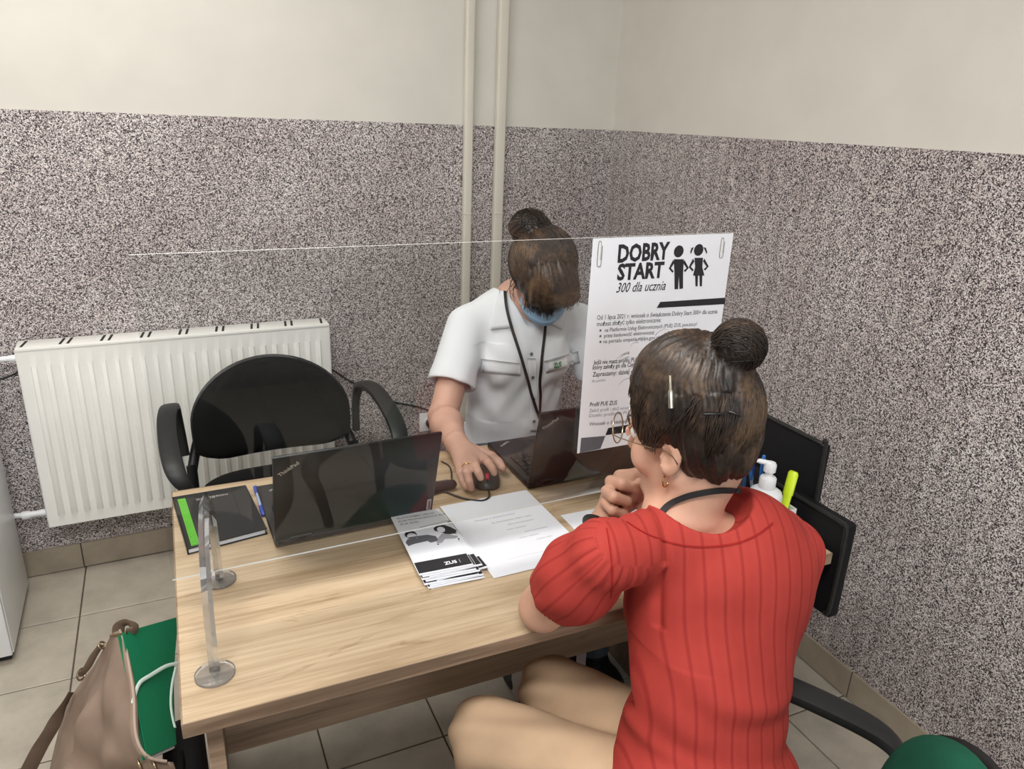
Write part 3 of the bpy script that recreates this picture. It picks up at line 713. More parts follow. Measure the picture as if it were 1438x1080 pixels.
# mouse
ms = thing('mouse', 'black wired mouse with a red wheel under the hand of the worker', 'mouse', az(685,690,DZ) + Vector((0.3,0.954,0))*0.056, radians(162.5))
ms.scale = (1.08, 1.06, 1.0)
def mouse_shell():
    verts = []; faces = []; NU, NV = 20, 10
    for j in range(NV+1):
        for i in range(NU):
            a = 2*pi*i/NU; h = j/NV; r = math.sqrt(max(0, 1-h**2.6)); ca, sa = cos(a), sin(a)
            x = 0.031*r*math.copysign(abs(ca)**0.7, ca); y = 0.053*r*math.copysign(abs(sa)**0.7, sa)
            z = 0.002 + 0.034*h*(1-0.25*(y/0.053)) if r > 0 else 0.036
            verts.append((x, y, z))
    for j in range(NV):
        for i in range(NU): faces.append((j*NU+i, j*NU+(i+1)%NU, (j+1)*NU+(i+1)%NU, (j+1)*NU+i))
    faces.append(tuple(range(NU))[::-1]); return verts, faces
v_, f_ = mouse_shell(); sh = mesh('shell', v_, f_, M['mouse_grey'], ms, True)
bm = bmesh.new(); lathe(bm, [(0.008,-0.0045),(0.0098,-0.003),(0.0098,0.003),(0.008,0.0045)], (0,0.030,0.0240), 18, Matrix.Rotation(pi/2,3,'Y')); bm_obj('wheel', bm, M['mouse_red'], ms, 'auto')
box('button_gap', (0, 0.040, 0.0215), (0.0012, 0.02, 0.006), M['dark_slot'], ms)
mloc = ms.location
def rel(p): 
    return ms.matrix_basis.inverted() @ p
tube('cord', [rel(az(686,688,DZ+0.010)), rel(az(687,697,DZ+0.005)), rel(az(681,702,DZ+0.003)), rel(az(672,703,DZ+0.003)), rel(az(652,700,DZ+0.003)), rel(az(634,694,DZ+0.003)), rel(az(622,690,DZ+0.004)), rel(Vector((0.51,1.40,DZ+0.004)))], 0.0021, M['black_plastic'], ms, 8)
tube('cord_loop', [rel(az(632,672,DZ+0.003)+Vector((-0.05,0.02,0))), rel(az(630,681,DZ+0.003)+Vector((-0.0,0.0,0))), rel(az(634,668,DZ+0.003)), rel(az(631,655,DZ+0.003)), rel(az(620,648,DZ+0.003))], 0.0018, M['black_plastic'], ms, 8)
kn = thing('presentation_remote', 'dark maroon rounded plastic grip poking out beside the left laptop', 'remote', az(625,688,DZ))
M['maroon'] = mat('dark_maroon_plastic', (52,34,42), 0.35)
tube('grip_body', [Vector((-0.045,0.0,0.0125)), Vector((-0.02,0.0,0.0125)), Vector((0.018,-0.002,0.0125)), Vector((0.024,-0.002,0.0125))], [0.0115,0.0118,0.0122,0.0125,0.0125,0.0122,0.0122,0.0122,0.0122,0.0122,0.0120,0.0115,0.0110,0.010,0.009,0.008,0.007,0.006,0.004], M['maroon'], kn, 14)
box('push_button', (0.0, -0.0008, 0.0248), (0.012, 0.005, 0.0015), M['grey_ink'], kn, 0.0005)

# papers
def sheet(label, x0, y0, x1, y1, z, rz, lines, grp=None):
    cx, cy = (x0+x1)/2, (y0+y1)/2; w_, h_ = x1-x0, y1-y0
    t = thing('paper_sheet', label, 'paper', (cx, cy, z), rz, grp)
    bm = bmesh.new(); bx(bm, (0,0,0.0003), (w_, h_, 0.0005)); bm_obj('page', bm, M['paper'], t)
    for (a, b, s, sz, mm) in lines:
        text('printed_text', s, sz, basis((a, b, 0.0006), (1,0.0,0), (0,1,0)), M[mm], t, 0.0, depth=0.00003)
    return t
ln = [(-0.06,0.055,'Wniosek o ustalenie prawa', 0.0085,'pale_ink'), (-0.03,0.035,'do świadczenia dobry start', 0.0085,'pale_ink'), (0.0,0.018,'dane wnioskodawcy', 0.0075,'pale_ink'), (-0.01,0.0,'imię i nazwisko', 0.0070,'pale_ink'), (0.02,-0.02,'adres zamieszkania', 0.0070,'pale_ink'), (0.0,-0.038,'numer telefonu', 0.0070,'pale_ink'), (0.03,-0.055,'podpis i data', 0.0070,'pale_ink'), (-0.055,-0.098,'.........................................................', 0.0080,'grey_ink')]
sheet('white printed form lying beside the leaflet stack, under the screen edge', 0.511, 1.057, 0.722, 1.346, DZ+0.0014, radians(-0.5), ln)
sheet('white printed page partly under the forearms of the woman in red', 0.735, 0.915, 0.945, 1.212, DZ+0.0004, radians(-2), [(-0.05,0.10,'Informacja dla rodziców', 0.0085,'grey_ink'), (-0.07,0.075,'prosimy wypełnić drukowanymi literami', 0.006,'pale_ink'), (-0.07,0.06,'..............................................', 0.006,'pale_ink')])

# leaflet stack
tl, tr_, bl_, br_ = az(552.5,728,DZ+0.016), az(621,715.5,DZ+0.016), az(584,811,DZ+0.016), az(660,798,DZ+0.016)
lc = (tl+tr_+bl_+br_)/4; lx = ((tr_-tl)+(br_-bl_))/2; ly = ((tl-bl_)+(tr_-br_))/2
LW, LH = lx.length, ly.length; la = math.atan2(lx.y, lx.x)
NL = 10
def leaflet(k, label, grp):
    off = [(0,0,0), (0.003,-0.003,0.02), (0.010,-0.004,0.07), (0.004,-0.007,-0.01), (0.009,-0.011,0.0), (0.018,-0.008,0.10), (0.008,-0.016,-0.03), (0.012,-0.018,0.02), (0.011,-0.022,-0.01), (0.013,-0.020,0.02)][k]
    t = thing('leaflet', label, 'leaflet', (lc.x+off[0], lc.y+off[1], DZ+0.0004+0.0021*(NL-1-k)), la+off[2], grp)
    bm = bmesh.new(); bx(bm, (0,0,0.0008), (LW, LH, 0.0016), 0.0004, None, 1); pg = bm_obj('folded_pages', bm, M['paper'], t)
    box('black_band', (0.0, -LH/2+0.0225, 0.00175), (LW*0.98, 0.036, 0.0001), M['ink'], t)
    text('logo', 'ZUS', 0.013, basis((0.002, -LH/2+0.016, 0.00185), (1,0,0), (0,1,0)), M['paper'], t, 0.03)
    return t
for k in range(NL):
    lb = 'topmost leaflet of the stack showing two people in a photo' if k == 0 else ('second leaflet of the stack, black band just below the topmost one' if k == 1 else ('lowest leaflet of the stack, flat on the desk' if k == NL-1 else ['third','fourth','fifth','sixth','seventh','eighth','ninth'][k-2] + ' leaflet from the top of the fanned stack on the desk'))
    lf = leaflet(k, lb, 'leaflets stacked on the desk')
    if k == 0:
        def lt(s, a, b, sz, mm): text('printed_text', s, sz, basis((a-LW/2, LH/2-b, 0.00172), (1,0,0), (0,1,0)), M[mm], lf, 0.01, depth=0.00003)
        lt('PLATFORMA USŁUG', 0.010, 0.018, 0.0088, 'grey_ink'); lt('ELEKTRONICZNYCH ZUS', 0.010, 0.030, 0.0088, 'grey_ink'); lt('(PUE ZUS)', 0.010, 0.042, 0.0088, 'grey_ink')
        lt('pue.zus.pl  zus.pl', 0.070, LH-0.022, 0.0045, 'paper'); box('divider', (0.0315-0.0, -LH/2+0.021, 0.00185), (0.0006,0.012,0.0001), M['paper'], lf)
        def poly(pts, mm, z=0.00175):
            bm = bmesh.new(); prism(bm, [Vector((a-LW/2, LH/2-b, z)) for a, b in pts], Vector((0,0,0.00006))); return bm_obj('printed_shape', bm, M[mm], lf)
        def blob2(cx, cy, rx, ry, mm, z): return poly([(cx+rx*cos(2*pi*k/18), cy+ry*sin(2*pi*k/18)) for k in range(18)], mm, z)
        poly([(0.045,0.062),(0.108,0.054),(0.108,0.055),(0.045,0.0635)], 'grey_ink')
        # man leaning, woman with long hair: generic
        poly([(0.004,0.108),(0.010,0.098),(0.030,0.092),(0.052,0.094),(0.066,0.104),(0.068,0.122),(0.050,0.124),(0.046,0.116),(0.020,0.118),(0.006,0.122)], 'grey_ink')
        poly([(0.013,0.085),(0.029,0.085),(0.030,0.100),(0.013,0.100)],'pale_ink',0.00178); blob2(0.021,0.083,0.0118,0.0145,'ink',0.00182); blob2(0.0215,0.0885,0.0092,0.0105,'paper',0.00188); poly([(0.012,0.092),(0.031,0.092),(0.027,0.100),(0.0215,0.102),(0.016,0.100)],'grey_ink',0.00192); poly([(0.013,0.0815),(0.028,0.0825),(0.028,0.0835),(0.013,0.0825)],'ink',0.00196)
        poly([(0.070,0.074),(0.080,0.066),(0.094,0.068),(0.104,0.080),(0.112,0.096),(0.106,0.106),(0.094,0.106),(0.086,0.102),(0.076,0.090),(0.070,0.084)], 'ink', 0.00182)
        blob2(0.083,0.084,0.008,0.011,'paper',0.00188)
        poly([(0.070,0.110),(0.080,0.100),(0.096,0.108),(0.108,0.118),(0.100,0.124),(0.080,0.120),(0.070,0.132),(0.060,0.130)], 'pale_ink', 0.0018)
        blob2(0.1085,0.060,0.0045,0.004,'grey_ink',0.0018); blob2(0.106,0.128,0.0018,0.0018,'ink',0.0018); blob2(0.062,0.134,0.002,0.002,'ink',0.0018)

# ------------------------------------------------------------------ right end: bottle, pen cup, mug, highlighter
pb = az(1083, 647, DZ+0.176)
bt = thing('soap_bottle', 'white pump dispenser bottle beside the pens, behind a red shoulder', 'bottle', (pb.x, pb.y, DZ))
bm = bmesh.new(); lathe(bm, [(0.0,0.0),(0.030,0.0),(0.0335,0.003),(0.0335,0.100),(0.031,0.108),(0.024,0.113),(0.0155,0.116)], (0,0,0), 36); bm_obj('body', bm, M['white_plastic'], bt, 'auto')
bm = bmesh.new(); lathe(bm, [(0.0155,0.115),(0.0165,0.117),(0.0165,0.138),(0.014,0.141),(0.008,0.142),(0.008,0.152),(0.012,0.153),(0.0125,0.168),(0.010,0.172)], (0,0,0), 28); pc = bm_obj('pump_collar', bm, M['white_plastic'], bt, 'auto')
tube('spout', [(0.004,-0.002,0.168), (-0.010,0.006,0.172), (-0.028,0.016,0.174), (-0.036,0.021,0.168)], [(0.006,0.005)]*10+[(0.004,0.0035)]*9, M['white_plastic'], bt, 12, up=(0,0,1))
cupc = Vector((1.145, 1.075, DZ))
cp = thing('pen_cup', 'dark pen cup holding blue pens behind the white bottle', 'cup', cupc)
bm = bmesh.new(); lathe(bm, [(0.034,0.0),(0.036,0.002),(0.038,0.09),(0.0355,0.09),(0.034,0.004),(0.0,0.004)], (0,0,0), 30); bm_obj('cup_wall', bm, M['black_plastic'], cp, 'auto')
def pen(base, top, cm, bmt, label, r=0.0042, name='pen'):
    t = thing(name, label, 'pen', base, 0, 'pens standing in the pen cup'); base = Vector(base); v = Vector(top)-base
    tube('barrel', [Vector((0,0,0)), v*0.68], r*0.85, M[bmt], t, 8, curve=False)
    tube('cap', [v*0.66, v*0.97, v], [r, r, r*0.7], M[cm], t, 8, curve=False)
    tube('clip', [v*0.70+Vector((-r*1.2,-r*0.6,0)), v*0.98+Vector((-r*1.2,-r*0.6,0))], 0.0011, M[cm], t, 6, curve=False)
bz = DZ+0.006
for (u, v, z, dx, dy, cm, bb, lb) in ((1036,652,0.895,-0.020,0.0,'blue_plastic','grey_ink','dark blue pen leaning at the left rim of the pen cup'),
    (1046,646,0.905,-0.008,0.012,'blue2','blue2','bright blue pen in the cup, tallest but one'),
    (1052,648,0.895,0.002,-0.012,'blue2','clear_blue','pale blue pen standing nearest in the pen cup'),
    (1058,644,0.900,0.008,0.010,'blue_plastic','clear_blue','violet blue capped pen in the middle of the cup'),
    (1073,640,0.910,-0.004,-0.02,'blue2','silver','silver barrelled pen with blue cap leaning right in the cup'),
    (1078,655,0.890,0.014,0.002,'ink','silver','silver pen with a black cap, rightmost in the cup')):
    pen((cupc.x+dx, cupc.y+dy, bz), az(u, v, z), cm, bb, lb)
mg = thing('paper_cup', 'white paper cup with a pink band beside the pens', 'cup', (1.062, 1.125, DZ))
bm = bmesh.new(); lathe(bm, [(0.026,0.0),(0.028,0.002),(0.036,0.095),(0.037,0.098),(0.034,0.096),(0.0265,0.004),(0.0,0.004)], (0,0,0), 30); cw = bm_obj('cup_wall', bm, M['white_plastic'], mg, 'auto')
bm = bmesh.new(); lathe(bm, [(0.0315,0.040),(0.0345,0.068),(0.0342,0.068),(0.0312,0.040)], (0,0,0), 30); bm_obj('pink_band', bm, M['pink'], mg, 'auto')
hb = az(1117, 715, DZ+0.06)
bxh = thing('card_box', 'small open white box with a highlighter in it', 'box', (1.145, 0.985, DZ), radians(-4))
for c, s in (((0,-0.017,0.029),(0.036,0.002,0.058)), ((0,0.017,0.029),(0.036,0.002,0.058)), ((-0.018,0,0.029),(0.002,0.036,0.058)), ((0.018,0,0.029),(0.002,0.036,0.058)), ((0,0,0.002),(0.036,0.034,0.004))):
    box('box_side' if c[2] > 0.01 else 'box_bottom', c, s, M['white_plastic'], bxh, 0.0005, seg=1)
hl = thing('highlighter', 'fluorescent yellow highlighter standing in the small white box', 'marker', (1.140, 0.985, DZ+0.005))
top_ = az(1115, 662, DZ+0.128) - hl.location
tube('body', [Vector((0,0,0.006)), top_*0.62], (0.0105,0.007), M['yellow'], hl, 12, curve=False, up=(1,0,0)); tube('cap', [top_*0.6, top_*0.96, top_], [(0.012,0.0085),(0.012,0.0085),(0.009,0.006)], M['yellow'], hl, 12, curve=False, up=(1,0,0))

# black laptop bag hooked on the right end of the desk
lb_ = thing('laptop_bag', 'open black padded laptop bag hanging on the right desk end', 'bag', (1.215, 1.03, 0.50))
def panel(name, x, y0, y1, z0, z1, th_, tilt=0.0):
    bm = bmesh.new(); bx(bm, (x, (y0+y1)/2, (z0+z1)/2), (th_, y1-y0, z1-z0), min(0.008, th_*0.4), seg=3)
    o = bm_obj(name, bm, M['bag_black'], lb_, 'auto')
    r = 0.014; P = [Vector((x-th_/2, y0+r, z0+0.01)), Vector((x-th_/2, y0+0.003, z0+0.03)), Vector((x-th_/2, y0+0.003, z1-0.02)), Vector((x-th_/2, y0+0.012, z1-0.004)), Vector((x-th_/2, y0+0.03, z1)), Vector((x-th_/2, y1-0.03, z1)), Vector((x-th_/2, y1-0.004, z1-0.012)), Vector((x-th_/2, y1-0.003, z0+0.03))]
    tube('piping', P, 0.005, M['black_plastic'], o, 8, 4); return o
panel('flap', 0.020, -0.055, 0.26, 0.02, 0.432, 0.014); fp = panel('front_pocket', -0.003, -0.165, 0.19, 0.085, 0.308, 0.030)
tube('hook_strap', [(-0.020,0.155,0.20), (-0.022,0.155,0.250), (-0.060,0.155,0.2485), (-0.09,0.155,0.2475)], (0.010,0.0018), M['bag_black'], lb_, 8, 4, up=(0,1,0))

# things on the floor under the desk
tb = thing('tote_bag', 'pale tote bag with black corners on the floor under the desk', 'bag', (0.89, 1.47, 0), radians(-6))
bm = bmesh.new(); bx(bm, (0,0,0.11), (0.20,0.08,0.22), 0.012); bm_obj('body', bm, mat('pale_canvas', (188,176,176), 0.9), tb, 'auto')
for s in (-1, 1): box('corner_patch', (s*0.085, -0.0405, 0.02), (0.034, 0.002, 0.03), M['bag_black'], tb, 0.0008)
tube('handle', [(-0.05,-0.042,0.20), (-0.045,-0.046,0.10), (0.0,-0.047,0.075), (0.045,-0.046,0.10), (0.05,-0.042,0.20)], (0.012,0.003), M['bag_black'], tb, 10, up=(0,1,0))

# black rucksack leaning against the desk side, outside
rk = thing('rucksack', 'black rucksack leaning against the outer desk side behind the folder', 'bag', (-0.056, 1.25, 0), radians(-2))
bm = bmesh.new(); bx(bm, (0.0,0,0.13), (0.085,0.50,0.26), 0.035, seg=4); bm_obj('body', bm, M['bag_black'], rk, 'auto')
bm = bmesh.new(); bx(bm, (0.0,-0.265,0.11), (0.075,0.05,0.18), 0.018, seg=3); fpk = bm_obj('front_pocket', bm, M['bag_black'], rk, 'auto')
box('buckle', (0.0,-0.10,0.262), (0.03,0.03,0.010), M['black_plastic'], fpk, 0.003)
tube('strap', [(0.0,0.12,0.262), (0.0,-0.05,0.264), (0.0,-0.20,0.262), (0.0,-0.28,0.20), (0.0,-0.296,0.10)], (0.014,0.003), M['bag_black'], rk, 8, up=(1,0,0))
tube('top_handle', [(0,0.02,0.258), (0,0.025,0.285), (0,0.095,0.285), (0,0.10,0.258)], (0.012,0.004), M['bag_black'], rk, 8, up=(1,0,0))

# ------------------------------------------------------------------ taupe handbag with green folder
hbg = thing('handbag', 'slouchy taupe leather handbag on the floor left of the desk', 'bag', (-0.2, 1.4, 0))
OB = Vector((-0.2, 1.4, 0))
def bag_mesh():
    Mc = [(166,886,.505),(173,905,.498),(178,930,.487),(183,958,.473),(186,985,.458),(186.5,1010,.444),(188,1030,.43),(193,1048,.415),(203,1062,.40),(218,1069,.385),(238,1071,.37)]
    Lc = [(158,900,.47),(146,915,.40),(134,932,.34),(116,955,.28),(104,972,.24),(95,990,.20),(87,1010,.15),(80,1035,.10),(74,1060,.06),(68,1090,.03),(62,1120,.02)]
    Mp = catmull([az(*p) for p in Mc], 5); Lp = catmull([az(*p) for p in Lc], 5)
    NS = 30; verts = []; T = len(Mp)
    for i, (m, l) in enumerate(zip(Mp, Lp)):
        t = i/(T-1); row = []
        row.append(Vector((l.x+0.03, l.y+0.02, 0.0)))
        row.append(Vector((l.x, l.y, max(0.0, l.z*0.4))))
        for s in range(NS+1):
            f = s/NS; p = l.lerp(m, f); B = math.sin(pi*f)
            n = Vector((-0.55, -0.45, 0.7))
            fold = 0.012*math.sin(6*f+16*t*f)*B*(0.25+t) + 0.011*math.sin(9*f + 5.5*t*t + 1.0)*B*(0.3+t) + 0.008*math.sin(17*f*(1-0.35*t) - 9*t)*B*t + 0.010*math.sin(13*t+4*f)*B*max(0, t-0.35)
            dent = -0.022*math.exp(-((f-0.35)**2/0.006 + (t-0.72)**2/0.012)) - 0.02*math.exp(-((f-0.62)**2/0.004 + (t-0.5)**2/0.05))
            p = p + n*(0.035*B*(0.4+0.6*t) + fold + dent)
            row.append(Vector((p.x, p.y, max(p.z, 0.002))))
        row.append(m + Vector((0.006, 0.0, -0.001))); row.append(m + Vector((0.008, 0.004, -0.02))); row.append(m + Vector((0.004,0.006,-0.10)))
        verts += row
    W = NS+1+5; faces = []
    for i in range(T-1):
        for s in range(W-1): faces.append((i*W+s, i*W+s+1, (i+1)*W+s+1, (i+1)*W+s))
    return [v-OB for v in verts], faces, Mp
bv, bf, MpB = bag_mesh()
mesh('body', bv, bf, M['tan'], hbg, True)
tube('mouth_piping', [p-OB+Vector((0.003,0,0.001)) for p in MpB[::4]], 0.0028, mat('taupe_edge_paint', (176,156,142), 0.5), hbg, 8, 3)
# far wall of the bag, behind the folder
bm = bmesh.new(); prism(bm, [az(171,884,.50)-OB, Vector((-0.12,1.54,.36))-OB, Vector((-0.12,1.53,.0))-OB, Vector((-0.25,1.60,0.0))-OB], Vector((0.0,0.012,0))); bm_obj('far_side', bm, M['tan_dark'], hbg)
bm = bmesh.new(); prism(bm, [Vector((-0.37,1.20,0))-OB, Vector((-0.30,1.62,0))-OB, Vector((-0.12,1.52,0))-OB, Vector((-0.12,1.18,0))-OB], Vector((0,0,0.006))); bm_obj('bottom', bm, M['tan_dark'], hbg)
def pz(u, v, z): return az(u, v, z) - OB
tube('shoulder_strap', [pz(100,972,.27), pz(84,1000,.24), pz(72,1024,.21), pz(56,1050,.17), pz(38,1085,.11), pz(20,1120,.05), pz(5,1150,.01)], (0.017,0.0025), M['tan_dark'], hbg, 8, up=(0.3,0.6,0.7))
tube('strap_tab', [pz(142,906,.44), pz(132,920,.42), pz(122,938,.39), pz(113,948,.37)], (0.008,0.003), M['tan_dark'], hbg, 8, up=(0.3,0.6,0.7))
def ring(name, c, r, nrm, m, rr=0.0022, par=hbg):
    u, v = frame_of(Vector(nrm)); return tube(name, [c+u*r*cos(2*pi*k/12)+v*r*sin(2*pi*k/12) for k in range(12)], rr, m, par, 8, 3, closed=True)
ring('ring', pz(143,906,.445), 0.007, (0.5,-0.5,0.6), M['brass']); ring('ring', pz(114,947,.375), 0.012, (0.7,-0.5,0.1), M['brass'])
tube('buckle_bar', [pz(155,893,.50), pz(178,889,.51)], 0.0028, M['brass'], hbg, 8, curve=False)
tube('tab_loop', [pz(166,888,.50), pz(168,878,.515), pz(178,874,.52), pz(186,880,.515), pz(184,889,.50)], (0.012,0.003), M['tan_dark'], hbg, 8, up=(0,1,0.3))
ring('ring', pz(198,1078,.40), 0.016, (0.9,0.2,0.2), M['brass']); ring('ring', pz(219,1079,.38), 0.014, (0.9,0.2,0.2), M['brass'])

F1, F2, F3, F4 = az(171,889,.515), az(249,867,.43), az(247,1046,.335), az(206,1064,.40)
F2 = F2 + (F2-F1)*0.02; 
fo = thing('folder', 'green cardboard folder with white elastic band sticking out of the handbag', 'folder', F4)
FO = Vector(F4); n_ = (F2-F1).cross(F4-F1).normalized()
if n_.z < 0: n_ = -n_
def fq(u, v, off=0.0):  # along top edge u, down v
    a = F1.lerp(F2, u); b = F4.lerp(F3, u); sag = 0.012*math.sin(pi*v)*u
    return a.lerp(b, v) + n_*(off) + Vector((-sag*0.6, 0, 0)) - FO
def fsheet(name, off, th_, m, u0=0, u1=1, v0=0, v1=1, par=fo):
    vs = []; fs = []; NU, NV = 6, 10
    for l in (off, off+th_):
        for j in range(NV+1):
            for i in range(NU+1): vs.append(fq(u0+(u1-u0)*i/NU, v0+(v1-v0)*j/NV, l))
    W = NU+1; N = W*(NV+1)
    for j in range(NV):
        for i in range(NU):
            a = j*W+i; fs.append((a, a+W, a+W+1, a+1)); fs.append((N+a, N+a+1, N+a+W+1, N+a+W))
    for j in range(NV):
        for i in (0, NU): a = j*W+i; fs.append((a, a+W, N+a+W, N+a))
    for i in range(NU):
        for j in (0, NV): a = j*W+i; fs.append((a, a+1, N+a+1, N+a))
    return mesh(name, vs, fs, m, par, False)
fsheet('front_cover', 0.0, 0.0015, M['folder']); fsheet('papers_inside', -0.008, 0.006, M['paper'], 0.12, 0.98, 0.04, 1.015); fsheet('back_cover', -0.011, 0.0015, M['folder'])
def onf(u, v):  # ray to folder plane
    d = Vector(ray(u, v)); c = Vector((0,0,CAMZ)); t = (FO + n_*0.004 - c).dot(n_)/d.dot(n_); return c + d*t - FO
tube('elastic_band', [onf(186,988), onf(190,974), onf(197,958), onf(212,948), onf(232,936), onf(246,932), onf(252,931)], (0.004,0.0012), M['white_elastic'], fo, 8, 4, up=tuple(n_))
tube('elastic_band', [onf(247,938), onf(242,960), onf(240,985), onf(242,1005), onf(246,1022)], (0.0035,0.0012), M['white_elastic'], fo, 8, 4, up=tuple(n_))

# ------------------------------------------------------------------ implicit-surface modelling for bodies, clothes and hair
def V3(*a): return np.array(a, dtype=np.float32)
def n3(v): v = np.asarray(v, dtype=np.float64); return v/np.linalg.norm(v)
class Field:
    def __init__(s, lo, hi, h):
        s.lo = np.array(lo, dtype=np.float32); s.h = h
        s.n = np.ceil((np.array(hi)-np.array(lo))/h).astype(int)+1
        s.V = np.full(s.n, 1.0, dtype=np.float32)
    def _sub(s, blo, bhi, pad):
        a = np.maximum(np.floor((blo-pad-s.lo)/s.h).astype(int), 0); b = np.minimum(np.ceil((bhi+pad-s.lo)/s.h).astype(int)+1, s.n)
        if np.any(b <= a): return None
        g = [s.lo[i] + s.h*np.arange(a[i], b[i], dtype=np.float32) for i in range(3)]
        return (slice(a[0],b[0]), slice(a[1],b[1]), slice(a[2],b[2])), np.meshgrid(*g, indexing='ij', sparse=True)
    def op(s, mode, k, fn, blo, bhi):
        r = s._sub(np.asarray(blo, dtype=np.float32), np.asarray(bhi, dtype=np.float32), k+3*s.h)
        if r is None: return
        sl, (X, Y, Z) = r; d = fn(X, Y, Z); v = s.V[sl]
        if mode == 's': d = -d; d, v = -d, -v   # max(v,-d) = -min(-v,d)
        if k > 0:
            hh = np.maximum(k-np.abs(v-d), 0)/k; m = np.minimum(v, d) - hh*hh*k*0.25
        else: m = np.minimum(v, d)
        s.V[sl] = -m if mode == 's' else m
    def cap(s, a, b, ra, rb, k=0.01, mode='u', sq=None):
        a = np.asarray(a, dtype=np.float32); b = np.asarray(b, dtype=np.float32); ba = b-a; L2 = float(ba@ba)+1e-12; rm = max(ra, rb)
        if sq is not None: ax, fac = n3(sq[0]).astype(np.float32), sq[1]
        def fn(X, Y, Z):
            px, py, pz = X-a[0], Y-a[1], Z-a[2]
            t = np.clip((px*ba[0]+py*ba[1]+pz*ba[2])/L2, 0, 1); r = ra+(rb-ra)*t
            qx, qy, qz = px-ba[0]*t, py-ba[1]*t, pz-ba[2]*t
            if sq is not None:
                c = qx*ax[0]+qy*ax[1]+qz*ax[2]; g = c*(1.0/fac-1.0)
                qx, qy, qz = qx+ax[0]*g, qy+ax[1]*g, qz+ax[2]*g
            return np.sqrt(qx*qx+qy*qy+qz*qz)-r
        s.op(mode, k, fn, np.minimum(a, b)-rm, np.maximum(a, b)+rm)
    def ell(s, c, r, A=None, k=0.01, mode='u'):
        c = np.asarray(c, dtype=np.float32); r = np.asarray(r, dtype=np.float32); A = np.eye(3) if A is None else np.asarray(A, dtype=np.float64)
        A = A.astype(np.float32); e = np.sqrt(((A*r[None,:])**2).sum(1))
        def fn(X, Y, Z):
            px, py, pz = X-c[0], Y-c[1], Z-c[2]; q = [px*A[0,i]+py*A[1,i]+pz*A[2,i] for i in range(3)]
            k0 = np.sqrt((q[0]/r[0])**2+(q[1]/r[1])**2+(q[2]/r[2])**2); k1 = np.sqrt((q[0]/r[0]**2)**2+(q[1]/r[1]**2)**2+(q[2]/r[2]**2)**2)+1e-9
            return k0*(k0-1)/k1
        s.op(mode, k, fn, c-e, c+e)
    def cyl(s, a, b, r, k=0.004, mode='s'):
        a = np.asarray(a, dtype=np.float32); b = np.asarray(b, dtype=np.float32); L = float(np.linalg.norm(b-a)); u = (b-a)/L
        def fn(X, Y, Z):
            px, py, pz = X-a[0], Y-a[1], Z-a[2]; t = px*u[0]+py*u[1]+pz*u[2]
            q = np.sqrt(np.maximum(px*px+py*py+pz*pz-t*t, 0))-r; w_ = np.abs(t-L/2)-L/2
            return np.maximum(q, w_)
        s.op(mode, k, fn, np.minimum(a, b)-r, np.maximum(a, b)+r)
    def extract(s, smooth=2):
        V = s.V; I = V < 0; n = V.shape
        c = np.zeros((n[0]-1, n[1]-1, n[2]-1), dtype=np.int8)
        offs = [(i,j,k) for i in (0,1) for j in (0,1) for k in (0,1)]
        for i, j, k in offs: c += I[i:n[0]-1+i, j:n[1]-1+j, k:n[2]-1+k]
        act = (c > 0) & (c < 8); idx = np.argwhere(act); ids = np.full(act.shape, -1, dtype=np.int32); ids[act] = np.arange(len(idx))
        val = np.stack([V[idx[:,0]+i, idx[:,1]+j, idx[:,2]+k] for i, j, k in offs], 1)
        P = np.zeros((len(idx), 3)); cnt = np.zeros(len(idx))
        for a in range(8):
            for b in range(a+1, 8):
                if sum(abs(x-y) for x, y in zip(offs[a], offs[b])) != 1: continue
                m = (val[:,a] < 0) != (val[:,b] < 0)
                t = np.where(m, val[:,a]/np.where(m, val[:,a]-val[:,b], 1), 0); t = np.clip(t, 0, 1)
                p = np.array(offs[a])[None,:] + (np.array(offs[b])-np.array(offs[a]))[None,:]*t[:,None]
                P += p*m[:,None]; cnt += m
        P = P/np.maximum(cnt, 1)[:,None]; P = s.lo[None,:] + s.h*(idx + P)
        Fs = []
        for ax in range(3):
            o = [0,0,0]; o[ax] = 1; A = I[:n[0]-o[0], :n[1]-o[1], :n[2]-o[2]]; B = I[o[0]:, o[1]:, o[2]:]
            e = np.argwhere(A != B); e = e[(e > 0).all(1) & (e < np.array(n)-1).all(1)]
            b1, b2 = [(1,2),(2,0),(0,1)][ax]; d1 = np.zeros(3, int); d1[b1] = 1; d2 = np.zeros(3, int); d2[b2] = 1
            q = [e, e-d1, e-d1-d2, e-d2]; Q = np.stack([ids[x[:,0], x[:,1], x[:,2]] for x in q], 1)
            fl = A[e[:,0], e[:,1], e[:,2]]; Q[~fl] = Q[~fl][:, ::-1]; Fs.append(Q)
        Q = np.concatenate(Fs); Q = Q[(Q >= 0).all(1)]
        lab = np.arange(len(P)); E1 = np.concatenate([Q[:, [0,1]], Q[:, [1,2]], Q[:, [2,3]]])
        while True:      # keep the largest connected piece
            l2 = lab.copy(); np.minimum.at(l2, E1[:,0], lab[E1[:,1]]); np.minimum.at(l2, E1[:,1], l2[E1[:,0]]); l2 = l2[l2]; l2 = l2[l2]
            if (l2 == lab).all(): break
            lab = l2
        big = np.bincount(lab[Q[:,0]]).argmax(); keep = lab == big; Q = Q[keep[Q[:,0]]]; mp_ = np.cumsum(keep)-1; P = P[keep]; Q = mp_[Q]
        E2 = np.concatenate([Q[:, [0,1]], Q[:, [1,2]], Q[:, [2,3]], Q[:, [3,0]]])
